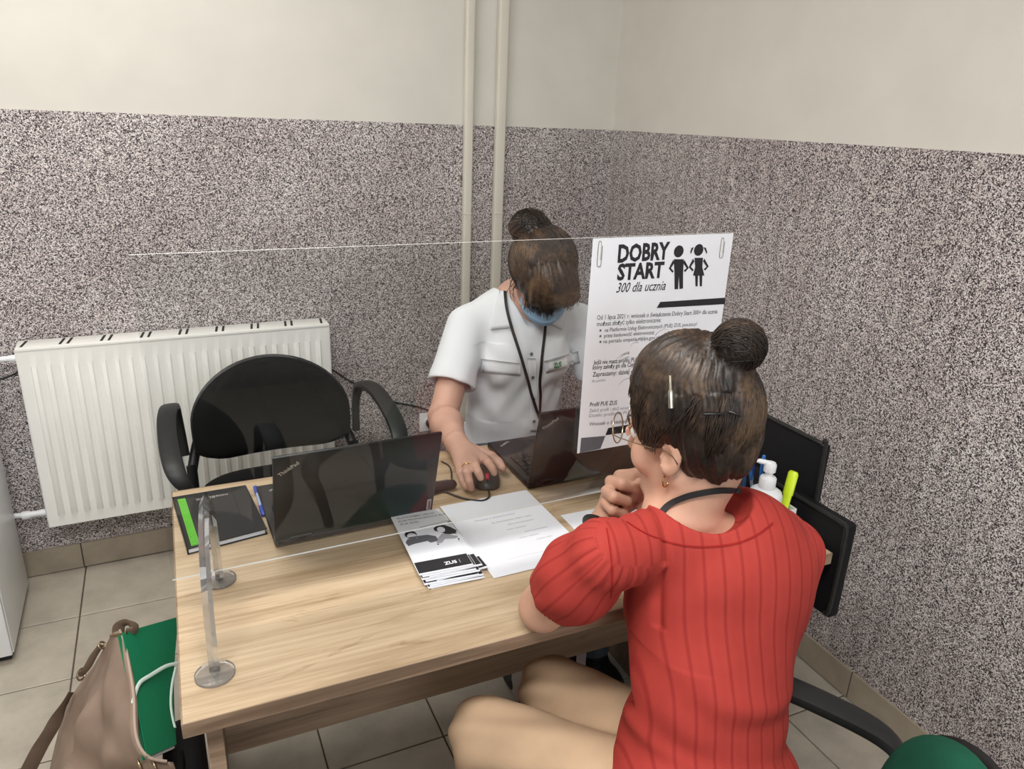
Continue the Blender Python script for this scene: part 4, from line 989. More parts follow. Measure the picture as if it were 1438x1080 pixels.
        for _ in range(smooth):
            acc = np.zeros_like(P); cn = np.zeros(len(P)); 
            for col in range(3):
                acc[:,col] = np.bincount(E2[:,0], P[E2[:,1],col], len(P)) + np.bincount(E2[:,1], P[E2[:,0],col], len(P))
            cn = np.bincount(E2[:,0], minlength=len(P)) + np.bincount(E2[:,1], minlength=len(P))
            P = P*0.4 + 0.6*acc/np.maximum(cn, 1)[:,None]
        return P, Q
def arr_mesh(name, P, Q, m, parent=None, attr=None, mats=None, mi=None):
    me = bpy.data.meshes.new(name); me.vertices.add(len(P)); me.vertices.foreach_set('co', np.ascontiguousarray(P, dtype=np.float32).ravel())
    me.loops.add(len(Q)*4); me.loops.foreach_set('vertex_index', np.ascontiguousarray(Q, dtype=np.int32).ravel())
    me.polygons.add(len(Q)); me.polygons.foreach_set('loop_start', np.arange(0, len(Q)*4, 4, dtype=np.int32)); me.polygons.foreach_set('loop_total', np.full(len(Q), 4, dtype=np.int32))
    me.polygons.foreach_set('use_smooth', np.ones(len(Q), dtype=bool))
    for x in (mats or [m]): me.materials.append(x)
    if mi is not None: me.polygons.foreach_set('material_index', mi.astype(np.int32))
    me.update(calc_edges=True); me.validate()
    if attr is not None:
        a = me.attributes.new(attr[0], 'FLOAT', 'POINT'); a.data.foreach_set('value', attr[1].astype(np.float32))
    return link(name, me, parent)
def normals(P, Q):
    a = P[Q[:,2]]-P[Q[:,0]]; b = P[Q[:,3]]-P[Q[:,1]]; n = np.cross(a, b); N = np.zeros_like(P)
    for c in range(4):
        for k in range(3): N[:,k] += np.bincount(Q[:,c], n[:,k], len(P))
    return N/np.maximum(np.linalg.norm(N, axis=1), 1e-12)[:,None]
def npv(v): return np.array([v[0], v[1], v[2]], dtype=np.float64)

def headframe(C, f, roll=0.0, up=(0,0,1)):
    f = n3(f); u = np.array(up, float); u = n3(u - f*(u@f)); r = np.cross(f, u)
    if roll: r, u = r*cos(roll)+u*sin(roll), u*cos(roll)-r*sin(roll)
    A = np.stack([r, f, u], 1)     # columns right, forward, up
    return lambda x, y, z: npv(C) + A@np.array([x, y, z]), A
def add_head(Fd, T, A, s=1.0, ears=True):
    e = lambda c, r, k=0.012, mode='u', B=None: Fd.ell(T(*(np.array(c)*s)), np.array(r)*s, A if B is None else B, k, mode)
    cp = lambda a, b, ra, rb, k=0.008, mode='u': Fd.cap(T(*(np.array(a)*s)), T(*(np.array(b)*s)), ra*s, rb*s, k, mode)
    e((0,-0.012,0.032), (0.072,0.090,0.080)); e((0,0.030,-0.022), (0.060,0.058,0.078), 0.02)
    for q in (-1, 1):
        cp((q*0.050,0.005,-0.050), (q*0.014,0.070,-0.094), 0.020, 0.017, 0.018)
        e((q*0.038,0.060,-0.034), (0.024,0.022,0.026), 0.016)
        cp((q*0.044,0.070,0.022), (q*0.012,0.086,0.019), 0.008, 0.009, 0.010)
        e((q*0.031,0.094,0.000), (0.015,0.013,0.010), 0.008, 's')
    cp((0,0.066,-0.098), (0,0.070,-0.100), 0.017, 0.017, 0.014)
    cp((0,0.084,0.002), (0,0.104,-0.034), 0.007, 0.0105, 0.008); cp((-0.010,0.095,-0.040), (0.010,0.095,-0.040), 0.0075, 0.0075, 0.005)
    cp((-0.016,0.084,-0.064), (0.016,0.084,-0.064), 0.0065, 0.0065, 0.006); cp((-0.014,0.083,-0.074), (0.014,0.083,-0.074), 0.007, 0.007, 0.005)
    cp((-0.018,0.0925,-0.069), (0.018,0.0925,-0.069), 0.0018, 0.0018, 0.003, 's')
    if ears:
        for q in (-1, 1):
            u1 = n3(A@np.array([q*0.35, -0.25, 1.0])*1.0); o1 = n3(np.cross(A[:,1], u1)); B = np.stack([n3(A@np.array([1.0, -q*0.35, 0])), n3(A@np.array([q*0.35, 1.0, 0.15])), A[:,2]], 1)
            e((q*0.076,-0.006,-0.012), (0.0075,0.017,0.031), 0.004, 'u', B)
            e((q*0.084,0.000,-0.010), (0.007,0.010,0.018), 0.004, 's', B)
            e((q*0.073,0.004,-0.036), (0.005,0.007,0.010), 0.004, 'u', B)
def add_face_parts(T, A, par, s=1.0, skin=None, lids=0.0, hairm=None):
    for q in (-1, 1):
        bm = bmesh.new(); bmesh.ops.create_uvsphere(bm, u_segments=16, v_segments=10, radius=0.0115*s)
        c = T(q*0.031*s, 0.0755*s, 0.0*s); bmesh.ops.translate(bm, verts=bm.verts, vec=Vector(c)); ev = bm_obj('eye', bm, M['eye'], par, True)
        f = A@n3(np.array([0, 1, -0.35])); cc = npv(c) + f*0.0092*s; B = Matrix(np.stack([*[n3(x) for x in (np.cross(f, A[:,2]), np.cross(np.cross(f, A[:,2]), f))], f], 1).tolist())
        bm = bmesh.new(); lathe(bm, [(0.0055*s,0),(0.0045*s,0.0016*s),(0.002*s,0.0025*s)], cc, 14, B); bm_obj('iris', bm, M['iris'], ev, True)
        tube('eyebrow', [Vector(T(q*0.014*s,0.0945*s,0.019*s)), Vector(T(q*0.030*s,0.0905*s,0.0245*s)), Vector(T(q*0.047*s,0.078*s,0.019*s))], [0.0016]*6+[0.0022]*4+[0.0012]*3, hairm, par, 6)
        if lids: tube('eyelid', [Vector(T(q*0.020*s,0.089*s,0.003*s)), Vector(T(q*0.031*s,0.0925*s,(0.006-lids)*s)), Vector(T(q*0.043*s,0.085*s,0.002*s))], (0.0035,0.006), skin, par, 8)
def finger(Fd, pts, r0, r1, k=0.004):
    n = len(pts)-1
    for i in range(n):
        a = r0+(r1-r0)*i/n; b = r0+(r1-r0)*(i+1)/n; Fd.cap(npv(pts[i]), npv(pts[i+1]), a, b, k if i == 0 else 0.003)
def chain(base, d, nrm, lens, angs):
    """finger chain bending towards nrm"""
    d = n3(d); nrm = n3(np.array(nrm)-d*(np.array(nrm)@d)); pts = [npv(base)]; a = 0
    for L, an in zip(lens, angs):
        a += radians(an); pts.append(pts[-1] + (d*cos(a)+nrm*sin(a))*L)
    return pts
def hair_strands(name, T, A, m, parent, centre, radii, starts, bun, n, lift=0.004, wav=0.004, seed=1, thick=0.0009, steps=12, end_jit=0.02):
    """strands combed over the scalp ellipsoid from start directions to the bun, one mesh of thin ribbons of hair"""
    rnd = random.Random(seed); cu = bpy.data.curves.new(name, 'CURVE'); cu.dimensions = '3D'; cu.bevel_depth = thick; cu.bevel_resolution = 0; cu.resolution_u = 1; cu.use_fill_caps = False
    for i in range(n):
        s0 = starts(rnd); e0 = np.array(bun) + np.array([rnd.gauss(0,1), rnd.gauss(0,1), rnd.gauss(0,1)])*end_jit
        a = n3((np.array(s0)-np.array(centre))/np.array(radii)); b = n3((e0-np.array(centre))/np.array(radii)); om = math.acos(max(-1, min(1, a@b)))
        if om < 0.05: continue
        sp = cu.splines.new('POLY'); sp.points.add(steps-1); ph = rnd.uniform(0, 6.28); am = rnd.uniform(0.2, 1)*wav; lf = rnd.uniform(0.2, 1)*lift; sd = n3(np.cross(a, b)+1e-6)
        for j in range(steps):
            t = j/(steps-1); q = (sin((1-t)*om)*a + sin(t*om)*b)/sin(om); q = q + sd*am*8*sin(ph+t*5)*t*(1-t)
            p = np.array(centre) + q*np.array(radii)*(1+lf/0.09) + 0; w_ = T(*p); sp.points[j].co = (w_[0], w_[1], w_[2], 1)
            sp.points[j].radius = 0.5+0.8*sin(pi*min(1, t*1.1+0.05))
    cu.materials.append(m); o = bpy.data.objects.new('tmp', cu); COL.objects.link(o)
    dg = bpy.context.evaluated_depsgraph_get(); me = bpy.data.meshes.new_from_object(o.evaluated_get(dg)); bpy.data.objects.remove(o); bpy.data.curves.remove(cu)
    me.name = name; me.materials.clear(); me.materials.append(m); ob = link(name, me, parent); ob['kind'] = 'stuff'; return ob
def free_strands(name, paths, m, parent, thick=0.0009, taper=True):
    cu = bpy.data.curves.new(name, 'CURVE'); cu.dimensions = '3D'; cu.bevel_depth = thick; cu.bevel_resolution = 0; cu.resolution_u = 1
    for pth in paths:
        sp = cu.splines.new('POLY'); sp.points.add(len(pth)-1)
        for j, p in enumerate(pth): sp.points[j].co = (p[0], p[1], p[2], 1); sp.points[j].radius = (1.1-0.8*j/(len(pth)-1)) if taper else 1
    cu.materials.append(m); o = bpy.data.objects.new('tmp', cu); COL.objects.link(o)
    dg = bpy.context.evaluated_depsgraph_get(); me = bpy.data.meshes.new_from_object(o.evaluated_get(dg)); bpy.data.objects.remove(o); bpy.data.curves.remove(cu)
    me.name = name; me.materials.clear(); me.materials.append(m); ob = link(name, me, parent); ob['kind'] = 'stuff'; return ob

from mathutils.bvhtree import BVHTree
def bvh_of(P, Q): return BVHTree.FromPolygons([Vector(p) for p in P], [tuple(int(i) for i in q) for q in Q])
CAMV = Vector((0,0,CAMZ))
def hit(bv, u, v, off=0.002, fall=1.2):
    d = Vector(ray(u, v)).normalized(); h = bv.ray_cast(CAMV, d)
    if h[0] is None: return CAMV + d*fall, -d
    n = h[1]; n = n if n.dot(d) < 0 else -n
    return h[0] + n*off*0.5 - d*off*0.6, n
def patch(name, bv, quad, m, parent, off=0.0025, thick=0.002, nu=8, nv=6, fall=1.2, edge=0.0):
    a, b, c, d = [Vector((p[0], p[1])) for p in quad]; vs = []; fs = []
    pts = []
    for j in range(nv+1):
        for i in range(nu+1):
            q = a.lerp(b, i/nu).lerp(d.lerp(c, i/nu), j/nv); p, n = hit(bv, q.x, q.y, off, fall); pts.append((p, n))
    # smooth hits a little
    for p, n in pts: vs.append(p)
    for p, n in pts: vs.append(p - n*thick*1.5)
    W = nu+1; N = W*(nv+1)
    for j in range(nv):
        for i in range(nu):
            k = j*W+i; fs.append((k, k+1, k+W+1, k+W)); fs.append((N+k, N+k+W, N+k+W+1, N+k+1))
    for j in range(nv):
        for i in (0, nu): k = j*W+i; fs.append((k, k+W, N+k+W, N+k))
    for i in range(nu):
        for j in (0, nv): k = j*W+i; fs.append((k, k+1, N+k+1, N+k))
    return mesh(name, vs, fs, m, parent, True)
def ribbon(name, bv, px, wd, m, parent, off=0.003, th_=0.0009, n=5, fall=1.2):
    P = []; N = []
    for p in catmull([(a, b, 0) for a, b in px], n):
        q, nn = hit(bv, p.x, p.y, off, fall); P.append(q); N.append(nn)
    bm = bmesh.new(); rings = []
    for i, p in enumerate(P):
        t = (P[min(i+1,len(P)-1)]-P[max(i-1,0)]).normalized(); nn = sum(N[max(0,i-3):i+4], Vector((0,0,0))).normalized(); s = t.cross(nn).normalized()
        rings.append([bm.verts.new(p+s*wd+nn*th_), bm.verts.new(p-s*wd+nn*th_), bm.verts.new(p-s*wd-nn*th_), bm.verts.new(p+s*wd-nn*th_)])
    for a, b in zip(rings[:-1], rings[1:]):
        for k in range(4): bm.faces.new((a[k], a[(k+1)%4], b[(k+1)%4], b[k]))
    bm.faces.new(rings[0]); bm.faces.new(rings[-1][::-1]); return bm_obj(name, bm, m, parent)

# =================================================================== visitor in red (seen from behind)
pb_ = thing('person', 'woman in a coral red blouse sitting with her back to us, chin on hands', 'person', (0.69, 0.66, 0))
OBv = np.array([0.69, 0.66, 0.0])
C7 = npv(ay(972,716,0.775)); shL = npv(ay(852,775,0.775)); shR = npv(ay(1108,772,0.735))
chest = npv(ad(1006,858,1.215)); waist = npv(ad(990,1000,1.19)); hipc = np.array([0.685,0.655,0.575])
rv = n3([0.97,-0.20,0]); fv = np.array([-rv[1], rv[0], 0]); 
elL = np.array([0.524,0.898,0.787]); wrL = npv(ay(848,738,0.98))
elR = np.array([0.955,0.925,0.795]); wrR = np.array([0.790,1.02,0.90])
CB = npv(ay(970,606,0.815)); fB = n3([-0.40,0.90,-0.16]); TB, AB = headframe(CB, fB, roll=radians(4))
Bt = np.stack([rv, fv, [0,0,1]], 1)
Fd = Field((0.38,0.45,0.50), (1.12,1.14,1.36), 0.0032)
add_head(Fd, TB, AB, 1.0)
Fd.cap(TB(0,-0.030,-0.05), C7 + np.array([0,0.03,-0.02]), 0.050, 0.056, 0.02)
Fd.cap(C7+np.array([0,0.02,-0.03]), shL+np.array([0.06,0.0,-0.012]), 0.038, 0.034, 0.03); Fd.cap(C7+np.array([0,0.02,-0.03]), shR+np.array([-0.06,0,-0.012]), 0.038, 0.034, 0.03)
Fd.ell(chest+np.array([0,0,0.03]), (0.125,0.080,0.14), Bt, 0.02); Fd.ell(waist, (0.10,0.070,0.13), Bt, 0.02); Fd.ell(hipc+np.array([0,0,-0.01]), (0.12,0.08,0.06), Bt, 0.02)
for sh, el, wr in ((shL, elL, wrL), (shR, elR, wrR)):
    Fd.cap(sh+np.array([0,0,-0.018]), el, 0.038, 0.038, 0.02); Fd.cap(el, el+(wr-el)*0.35, 0.037, 0.040, 0.012); Fd.cap(el+(wr-el)*0.35, wr, 0.040, 0.026, 0.015, sq=(n3([0.6,-0.6,0.3]), 1.0))
# left hand: fist, back of the hand towards the camera's left, knuckles up, fingers curled towards the face
hp = lambda u, v, y: npv(ay(u, v, y))
palmL = [hp(858,712,0.985), hp(872,690,0.985), hp(884,676,0.98)]
Fd.cap(wrL, hp(864,705,0.982), 0.026, 0.028, 0.014); Fd.ell(hp(874,692,0.985), (0.034,0.030,0.036), None, 0.014)
finger(Fd, [hp(870,668,1.0), hp(892,666,0.985), hp(906,676,0.972), hp(898,688,0.965)], 0.0115, 0.009)          # index
finger(Fd, [hp(858,676,0.985), hp(874,680,0.955), hp(893,686,0.948), hp(890,698,0.955)], 0.0118, 0.0095)       # middle
finger(Fd, [hp(852,690,0.975), hp(862,698,0.945), hp(880,704,0.942), hp(882,714,0.952)], 0.0112, 0.009)         # ring
finger(Fd, [hp(850,706,0.972), hp(860,716,0.946), hp(875,722,0.946), hp(878,728,0.958)], 0.0102, 0.0082)        # little
finger(Fd, [hp(880,712,0.985), hp(898,702,0.965), hp(902,688,0.948), hp(898,678,0.940)], 0.0125, 0.0098)        # thumb
# right hand folded round the left, seen behind it
Fd.cap(wrR, hp(925,712,1.005), 0.026, 0.027, 0.014); Fd.ell(hp(922,700,1.0), (0.034,0.028,0.036), None, 0.014)
finger(Fd, [hp(922,676,1.0), hp(905,664,0.995), hp(892,664,0.99), hp(886,670,0.985)], 0.0105, 0.0085)
finger(Fd, [hp(930,690,0.985), hp(916,686,0.965), hp(903,690,0.955), hp(898,698,0.955)], 0.0110, 0.0088)
finger(Fd, [hp(932,702,0.985), hp(918,704,0.962), hp(905,708,0.952), hp(900,714,0.955)], 0.0108, 0.0085)
finger(Fd, [hp(932,716,0.985), hp(918,720,0.966), hp(906,724,0.958), hp(902,730,0.962)], 0.0098, 0.0078)
finger(Fd, [hp(935,722,1.0), hp(925,690,1.02), hp(915,672,1.02), hp(907,662,1.01)], 0.0120, 0.0095)
P, Q = Fd.extract(2); bodyB = bvh_of(P, Q)
arr_mesh('body', P-OBv, Q, M['skin_b'], pb_)
def Lb(p): return Vector(npv(p)-OBv)
facep = bpy.data.objects.new('face_features', None)
TBl = lambda x, y, z: TB(x, y, z) - OBv
bpy.data.objects.remove(facep)
add_face_parts(TBl, AB, pb_, 1.0, M['skin_b'], 0.004, M['hair_b'])
# blouse
Fd = Field((0.40,0.42,0.50), (1.12,1.06,1.10), 0.0036)
Fd.ell(chest+np.array([0,0,0.035]), (0.158,0.112,0.185), Bt, 0.03); Fd.ell(chest+fv*0.062+np.array([0,0,-0.01]), (0.118,0.070,0.10), Bt, 0.05); Fd.ell(waist+np.array([0,0,0.02]), (0.135,0.102,0.16), Bt, 0.05); Fd.ell(hipc+np.array([0,0,0.0]), (0.165,0.122,0.085), Bt, 0.05)
Fd.cap(C7+np.array([0.0,0.01,-0.035]), shL+np.array([0.03,0,-0.01]), 0.052, 0.050, 0.04); Fd.cap(C7+np.array([0.0,0.01,-0.035]), shR+np.array([-0.03,0,-0.01]), 0.052, 0.050, 0.04)
dL = n3(elL-shL); dR = n3(elR-shR)
slL = shL + dL*0.085; slR = shR + dR*0.075
Fd.cap(shL+dL*0.01, shL+dL*0.135, 0.054, 0.056, 0.012); Fd.ell(slL+np.array([0.0,0,-0.004]), (0.063,0.066,0.068), None, 0.02)
Fd.cap(shR+dR*0.01, shR+dR*0.12, 0.058, 0.064, 0.012); Fd.ell(slR+np.array([0.008,0,0.0]), (0.070,0.070,0.070), None, 0.02)
# openings: cuffs and neck
Fd.cyl(shL+dL*0.160, shL+dL*0.30, 0.20, 0.004); Fd.cyl(shR+dR*0.155, shR+dR*0.30, 0.12, 0.004)
Fd.cyl(shL+dL*0.135, shL+dL*0.30, 0.050, 0.006); Fd.cyl(shR+dR*0.13, shR+dR*0.30, 0.050, 0.006)
nc = C7 + np.array([0.005,0.035,0.0]); na = n3([0.05,0.12,1.0])
Fd.ell(nc + rv*0.018 - fv*0.014 + na*0.030, (0.081,0.100,0.076), np.stack([rv, n3(np.cross(na, rv)), na], 1), 0.004, 's')
P, Q = Fd.extract(3); N = normals(P, Q)
lx_ = (P-chest)@rv; lz = P[:,2]; ly_ = (P-chest)@fv
isL = (np.linalg.norm(np.cross(P-shL, dL), axis=1) < 0.085) & (((P-shL)@dL) > -0.03) & (lx_ < -0.125)
isR = (np.linalg.norm(np.cross(P-shR, dR), axis=1) < 0.080) & (((P-shR)@dR) > -0.03) & (lx_ > 0.135)
angL = np.arctan2((P-shL)@n3(np.cross(dL, rv)), (P-shL)@n3(np.cross(dL, np.cross(dL, rv))))
disp = np.zeros(len(P))
tL = (P-shL)@dL; wL = isL*np.exp(-((lx_+0.150)/0.035)**2); disp += isL*(0.0014*np.sin(angL*19)*np.exp(-((tL+0.01)/0.04)**2) + 0.0018*np.sin(angL*7+tL*30)*np.exp(-((tL-0.12)/0.05)**2))
disp += isR*0.003*np.sin(angL*15)
# drapery folds across the back
disp += 0.0045*np.exp(-((lz-0.745+0.25*lx_)/0.018)**2)*np.exp(-((lx_+0.02)/0.09)**2)
disp -= 0.004*np.exp(-((lz-0.715+0.12*lx_)/0.02)**2)*np.exp(-((lx_-0.02)/0.10)**2)
disp += 0.005*np.exp(-((lz-0.635+0.30*lx_)/0.016)**2)*(lx_ < 0.03) + 0.0035*np.sin(lz*95+lx_*14)*np.exp(-((lz-0.60)/0.08)**2)*(0.6+0.4*np.sin(lx_*25))
disp += 0.003*np.sin((lz+0.6*lx_)*70)*np.exp(-((lx_+0.12)/0.05)**2)*(lz < 0.80)
disp -= 0.006*np.exp(-((lx_+0.135)/0.006)**2)*(~isL)*(lz > 0.84)*(ly_ < 0.06)
P = P + N*disp[:,None]
rib = lx_*(1+0.10*(0.85-lz))/0.0265 + 0.5
rib = np.where(isL, angL*2.3, rib); rib = np.where(isR, (P-shR)@n3([0.2,-0.9,0.5])/0.028, rib)
blB = bvh_of(P, Q)
bl = arr_mesh('blouse', P-OBv, Q, M['coral'], pb_, ('rib', rib))
def scr_ribbon(name, bv, px, wd, m, par, off=0.002, th_=0.0009, n=5):
    o = ribbon(name, bv, px, wd, m, par, off, th_, n); o.data.transform(Matrix.Translation(Vector(-OBv))); return o
M['coral_seam'] = m_fabric('coral_seam', (160,34,32), 900)
scr_ribbon('neckline_seam', blB, [(880,733),(905,748),(945,763),(985,768),(1030,764),(1062,752),(1085,735)], 0.0011, M['coral_seam'], bl, 0.001)
scr_ribbon('sleeve_seam', blB, [(852,742),(856,765),(859,790),(860,815),(858,840)], 0.0010, M['coral_seam'], bl, 0.001)
cuffc = shL + dL*0.158
scr_ribbon('lanyard', bodyB, [(926,724),(940,709),(962,698),(990,691),(1015,688),(1040,689)], 0.0045, M['cord'], pb_, 0.004, 0.0012, 6)
# trousers and shoes
Fd = Field((0.28,0.40,0.02), (0.95,1.12,0.66), 0.0045)
hL, hR = hipc+rv*(-0.075)+np.array([0,0,-0.03]), hipc+rv*0.075+np.array([0,0,-0.03]); kL, kR = np.array([0.447,0.935,0.517]), np.array([0.605,0.975,0.522]); aL, aR = np.array([0.455,0.875,0.09]), np.array([0.64,0.99,0.09])
Fd.ell(hipc+np.array([0,0,-0.02]), (0.155,0.115,0.085), Bt, 0.04)
for h_, k_, a_ in ((hL, kL, aL), (hR, kR, aR)):
    Fd.cap(h_, k_, 0.082, 0.064, 0.03); Fd.cap(k_, a_, 0.060, 0.044, 0.02)
P, Q = Fd.extract(3); N = normals(P, Q)
for k_ in (kL, kR):
    dd = np.linalg.norm(P-k_, axis=1); P = P + N*(0.0022*np.sin(P@np.array([60.,90.,70.]))*np.exp(-(dd/0.16)**2))[:,None]
trou = arr_mesh('trousers', P-OBv, Q, M['khaki'], pb_)
def shoe(a_, ang, m, par, O):
    Fd = Field(a_-0.2, a_+np.array([0.2,0.2,0.12]), 0.004); d = np.array([cos(ang), sin(ang), 0]); b = np.array([a_[0], a_[1], 0.0])
    Fd.cap(b+d*(-0.03)+[0,0,0.042], b+d*0.10+[0,0,0.034], 0.036, 0.036, 0.01); Fd.cap(b+d*0.08+[0,0,0.03], b+d*0.15+[0,0,0.028], 0.036, 0.026, 0.02); Fd.cap(b+[0,0,0.05], b+[0,0,0.10], 0.038, 0.040, 0.02)
    Fd.cyl(b+[0,0,-0.1], b+[0,0,0.004], 0.5, 0.003)
    P, Q = Fd.extract(2); return arr_mesh('shoe', P-O, Q, m, par)
shoe(aL, radians(115), M['white_shirt'], pb_, OBv); shoe(aR, radians(105), M['white_shirt'], pb_, OBv)
# hair
bunB = npv(ad(1037,486,1.035)); bl_ = AB.T@(bunB-CB); sb = AB.T@(npv(ad(1005,505,1.07))-CB)
Fd = Field(CB-0.18, CB+0.22, 0.003)
Fd.ell(TB(-0.004,-0.012,0.050), (0.085,0.098,0.100), AB, 0.01); Fd.ell(TB(-0.014,-0.010,0.085), (0.066,0.080,0.074), AB, 0.03); Fd.ell(TB(-0.004,-0.048,-0.008), (0.064,0.052,0.066), AB, 0.03)
Fd.ell(TB(0,0.115,-0.03), (0.070,0.085,0.082), AB, 0.01, 's')
for q in (-1, 1): Fd.ell(TB(q*0.088,0.018,-0.048), (0.034,0.050,0.056), AB, 0.008, 's')
Fd.cyl(TB(0,-0.03,-0.25), TB(0,-0.03,-0.066), 0.2, 0.02)
Fd.cap(TB(*sb), TB(*(bl_*0.85+sb*0.15)), 0.024, 0.026, 0.02)
Fd.ell(bunB, (0.034,0.037,0.036), AB, 0.012)
Fd.ell(npv(ad(1020,528,1.055)), (0.042,0.030,0.026), AB, 0.018)
P, Q = Fd.extract(2); N = normals(P, Q)
loc = (P-CB)@AB; sbv = sb; an = np.arctan2(loc[:,0]-sbv[0], loc[:,1]-sbv[1]); el_ = (loc[:,2]-sbv[2])/(np.linalg.norm(loc-sbv, axis=1)+1e-6)
disp = 0.0012*np.sin(an*23+5*el_) + 0.0008*np.sin(an*57+np.sin(el_*9)*2) + 0.0030*np.sin(an*7+loc[:,2]*40+2*np.sin(loc[:,0]*40))*(loc[:,2] < 0.09)
P = P + N*disp[:,None]
hairB = arr_mesh('hair', P-OBv, Q, M['hair_b'], pb_)
def stB(r):
    while True:
        a = r.uniform(-pi, pi)
        if abs(a) < 0.75: z = 0.075 + r.uniform(-0.01,0.02)       # forehead line (front = +y)
        elif abs(a) < 1.9: z = r.uniform(-0.015, 0.06)
        else: z = r.uniform(-0.058, 0.03)
        if 1.2 < abs(a) < 2.0 and z < 0.025: continue
        return (0.086*sin(a), 0.098*cos(a)-0.015, z)
hair_strands('combed_strands', TBl, AB, M['hair_b'], hairB, (-0.004,-0.012,0.044), (0.0865,0.0995,0.1), stB, sb, 1500, 0.004, 0.004, 3, 0.0009, 12, 0.012)
rnd = random.Random(5); paths = []
bc = AB.T@(bunB-CB)
for i in range(420):   # strands wound round the bun
    ax = n3(np.array([rnd.gauss(0.9,0.35), rnd.gauss(0.1,0.4), rnd.gauss(0.5,0.35)])); u = n3(np.cross(ax, [0.3,0.2,0.9])); v = np.cross(ax, u); off = ax*rnd.uniform(-0.026,0.026); r_ = math.sqrt(max(0.0001, 1-(np.linalg.norm(off)/0.037)**2))*0.0375*rnd.uniform(0.97,1.05); a0 = rnd.uniform(0,6.28); ln_ = rnd.uniform(1.0,3.2)
    paths.append([TBl(*(bc+off+(u*cos(a0+ln_*k/11)+v*sin(a0+ln_*k/11))*r_)) for k in range(12)])
for i in range(40):    # flyaways
    s0 = np.array(stB(rnd))*1.0;
    if s0[2] < 0.03: continue
    s0 = np.array([s0[0], s0[1], s0[2]+rnd.uniform(0,0.07)]); d_ = n3(s0+np.array([0,0,0.03])); sd_ = n3(np.cross(d_, [rnd.uniform(-1,1),rnd.uniform(-1,1),rnd.uniform(-1,1)]))
    L = rnd.uniform(0.015,0.035); paths.append([TBl(*(s0*1.03 + d_*L*0.5*(k/6) + sd_*L*(k/6) - d_*L*0.5*(k/6)**2)) for k in range(7)])
free_strands('bun_strands', paths[:420], M['hair_b'], hairB, 0.0007); free_strands('flyaway_hairs', paths[420:], M['hair_b'], hairB, 0.00035)
hb_ = bvh_of(P, Q)
def onhair(u, v, off=0.003):
    p, n = hit(hb_, u, v, off); return p
def clipB(p1, p2, wd, m):
    a = onhair(*p1, 0.006); b = onhair(*p2, 0.006); tube('hair_clip', [Lb(a), Lb(a.lerp(b,0.5)-(CAMV-a).normalized()*-0.003), Lb(b)], [(wd*0.6,0.002)]*6+[(wd,0.002)]*7, m, pb_, 10)
clipB((942,528), (943,572), 0.0042, M['chrome']); clipB((988,581), (1018,580), 0.003, M['black_metal']); clipB((1022,578), (1040,582), 0.0025, M['black_metal'])
# glasses, earring, ring, watch
tl_ = NT('spectacle_lens'); tr_l = tl_.new('ShaderNodeBsdfTransparent'); gl_l = tl_.new('ShaderNodeBsdfGlossy'); gl_l.inputs['Roughness'].default_value = 0.05; mxl = tl_.new('ShaderNodeMixShader'); mxl.inputs[0].default_value = 0.05
tl_.link(tr_l.outputs[0], mxl.inputs[1]); tl_.link(gl_l.outputs[0], mxl.inputs[2]); tl_.link(mxl.outputs[0], tl_.out.inputs['Surface']); M['lens'] = tl_.m
ge = thing('glasses', 'thin round wire glasses worn by the woman in red', 'glasses', Vector(TB(0,0,0)))
gT = lambda x, y, z: Vector(TB(x, y, z) - CB)
for q in (-1, 1):
    rp = [gT(q*0.034+0.0255*cos(2*pi*k/20), 0.116-0.014*(q*cos(2*pi*k/20)+1)*0.5, 0.004+0.024*sin(2*pi*k/20)) for k in range(20)]
    rim_ = tube('rim', rp, 0.0011, M['brass'], ge, 8, 2, closed=True)
    bm = bmesh.new(); prism(bm, [p*1.0 for p in rp], gT(0,0.0006,0)); bm_obj('lens', bm, M['lens'], rim_)
    tube('temple', [gT(q*0.057,0.105,0.004), gT(q*0.068,0.085,0.003), gT(q*0.079,0.03,0.001), gT(q*0.081,-0.006,-0.002), gT(q*0.078,-0.018,-0.020)], 0.0010, M['brass'], ge, 8)
tube('bridge', [gT(-0.010,0.110,0.002), gT(0,0.113,0.006), gT(0.010,0.110,0.002)], 0.0010, M['brass'], ge, 8)
ring('earring', Lb(TB(-0.0745,0.006,-0.052)), 0.009, tuple(AB[:,1]), M['gold'], 0.0012, pb_)
ring('finger_ring', Lb(hp(899,664,0.9925)), 0.0105, tuple(n3(hp(905,664,0.995)-hp(892,664,0.99))), M['gold'], 0.0011, pb_)
dw = n3(wrL-elL); wc = wrL - dw*0.012; u, v = frame_of(Vector(dw))
tube('wristwatch', [Lb(wc)+u*0.0285*cos(2*pi*k/16)+v*0.0285*sin(2*pi*k/16) for k in range(16)], (0.010,0.0022), M['black_plastic'], pb_, 8, 2, closed=True, up=tuple(dw))

# =================================================================== worker in white
pa_ = thing('person', 'woman in white short-sleeved shirt and blue mask working at the laptop', 'person', (0.97, 1.93, 0))
OA = np.array([0.97, 1.93, 0.0])
CA = npv(ay(763,388,1.80)); fA = n3([-0.30,-0.90,-0.72]); TA, AA = headframe(CA, fA, roll=radians(-4)); TAl = lambda x, y, z: TA(x, y, z)-OA
nA = np.array([0.965,1.925,1.045]); sR = npv(ay(655,458,1.905)); sL = npv(ay(812,452,1.905)); chA = np.array([0.965,1.905,0.885]); waA = np.array([0.965,1.915,0.70]); hiA = np.array([0.965,1.96,0.565])
rA = n3([-0.98,0.06,0]); BtA = np.stack([rA, np.cross([0,0,1], rA), [0,0,1]], 1)
eR = npv(ay(622,585,1.79)); wR = npv(az(641,622,DZ+0.045)); eL = np.array([1.215,1.80,0.785]); wLh = np.array([1.06,1.60,DZ+0.055])
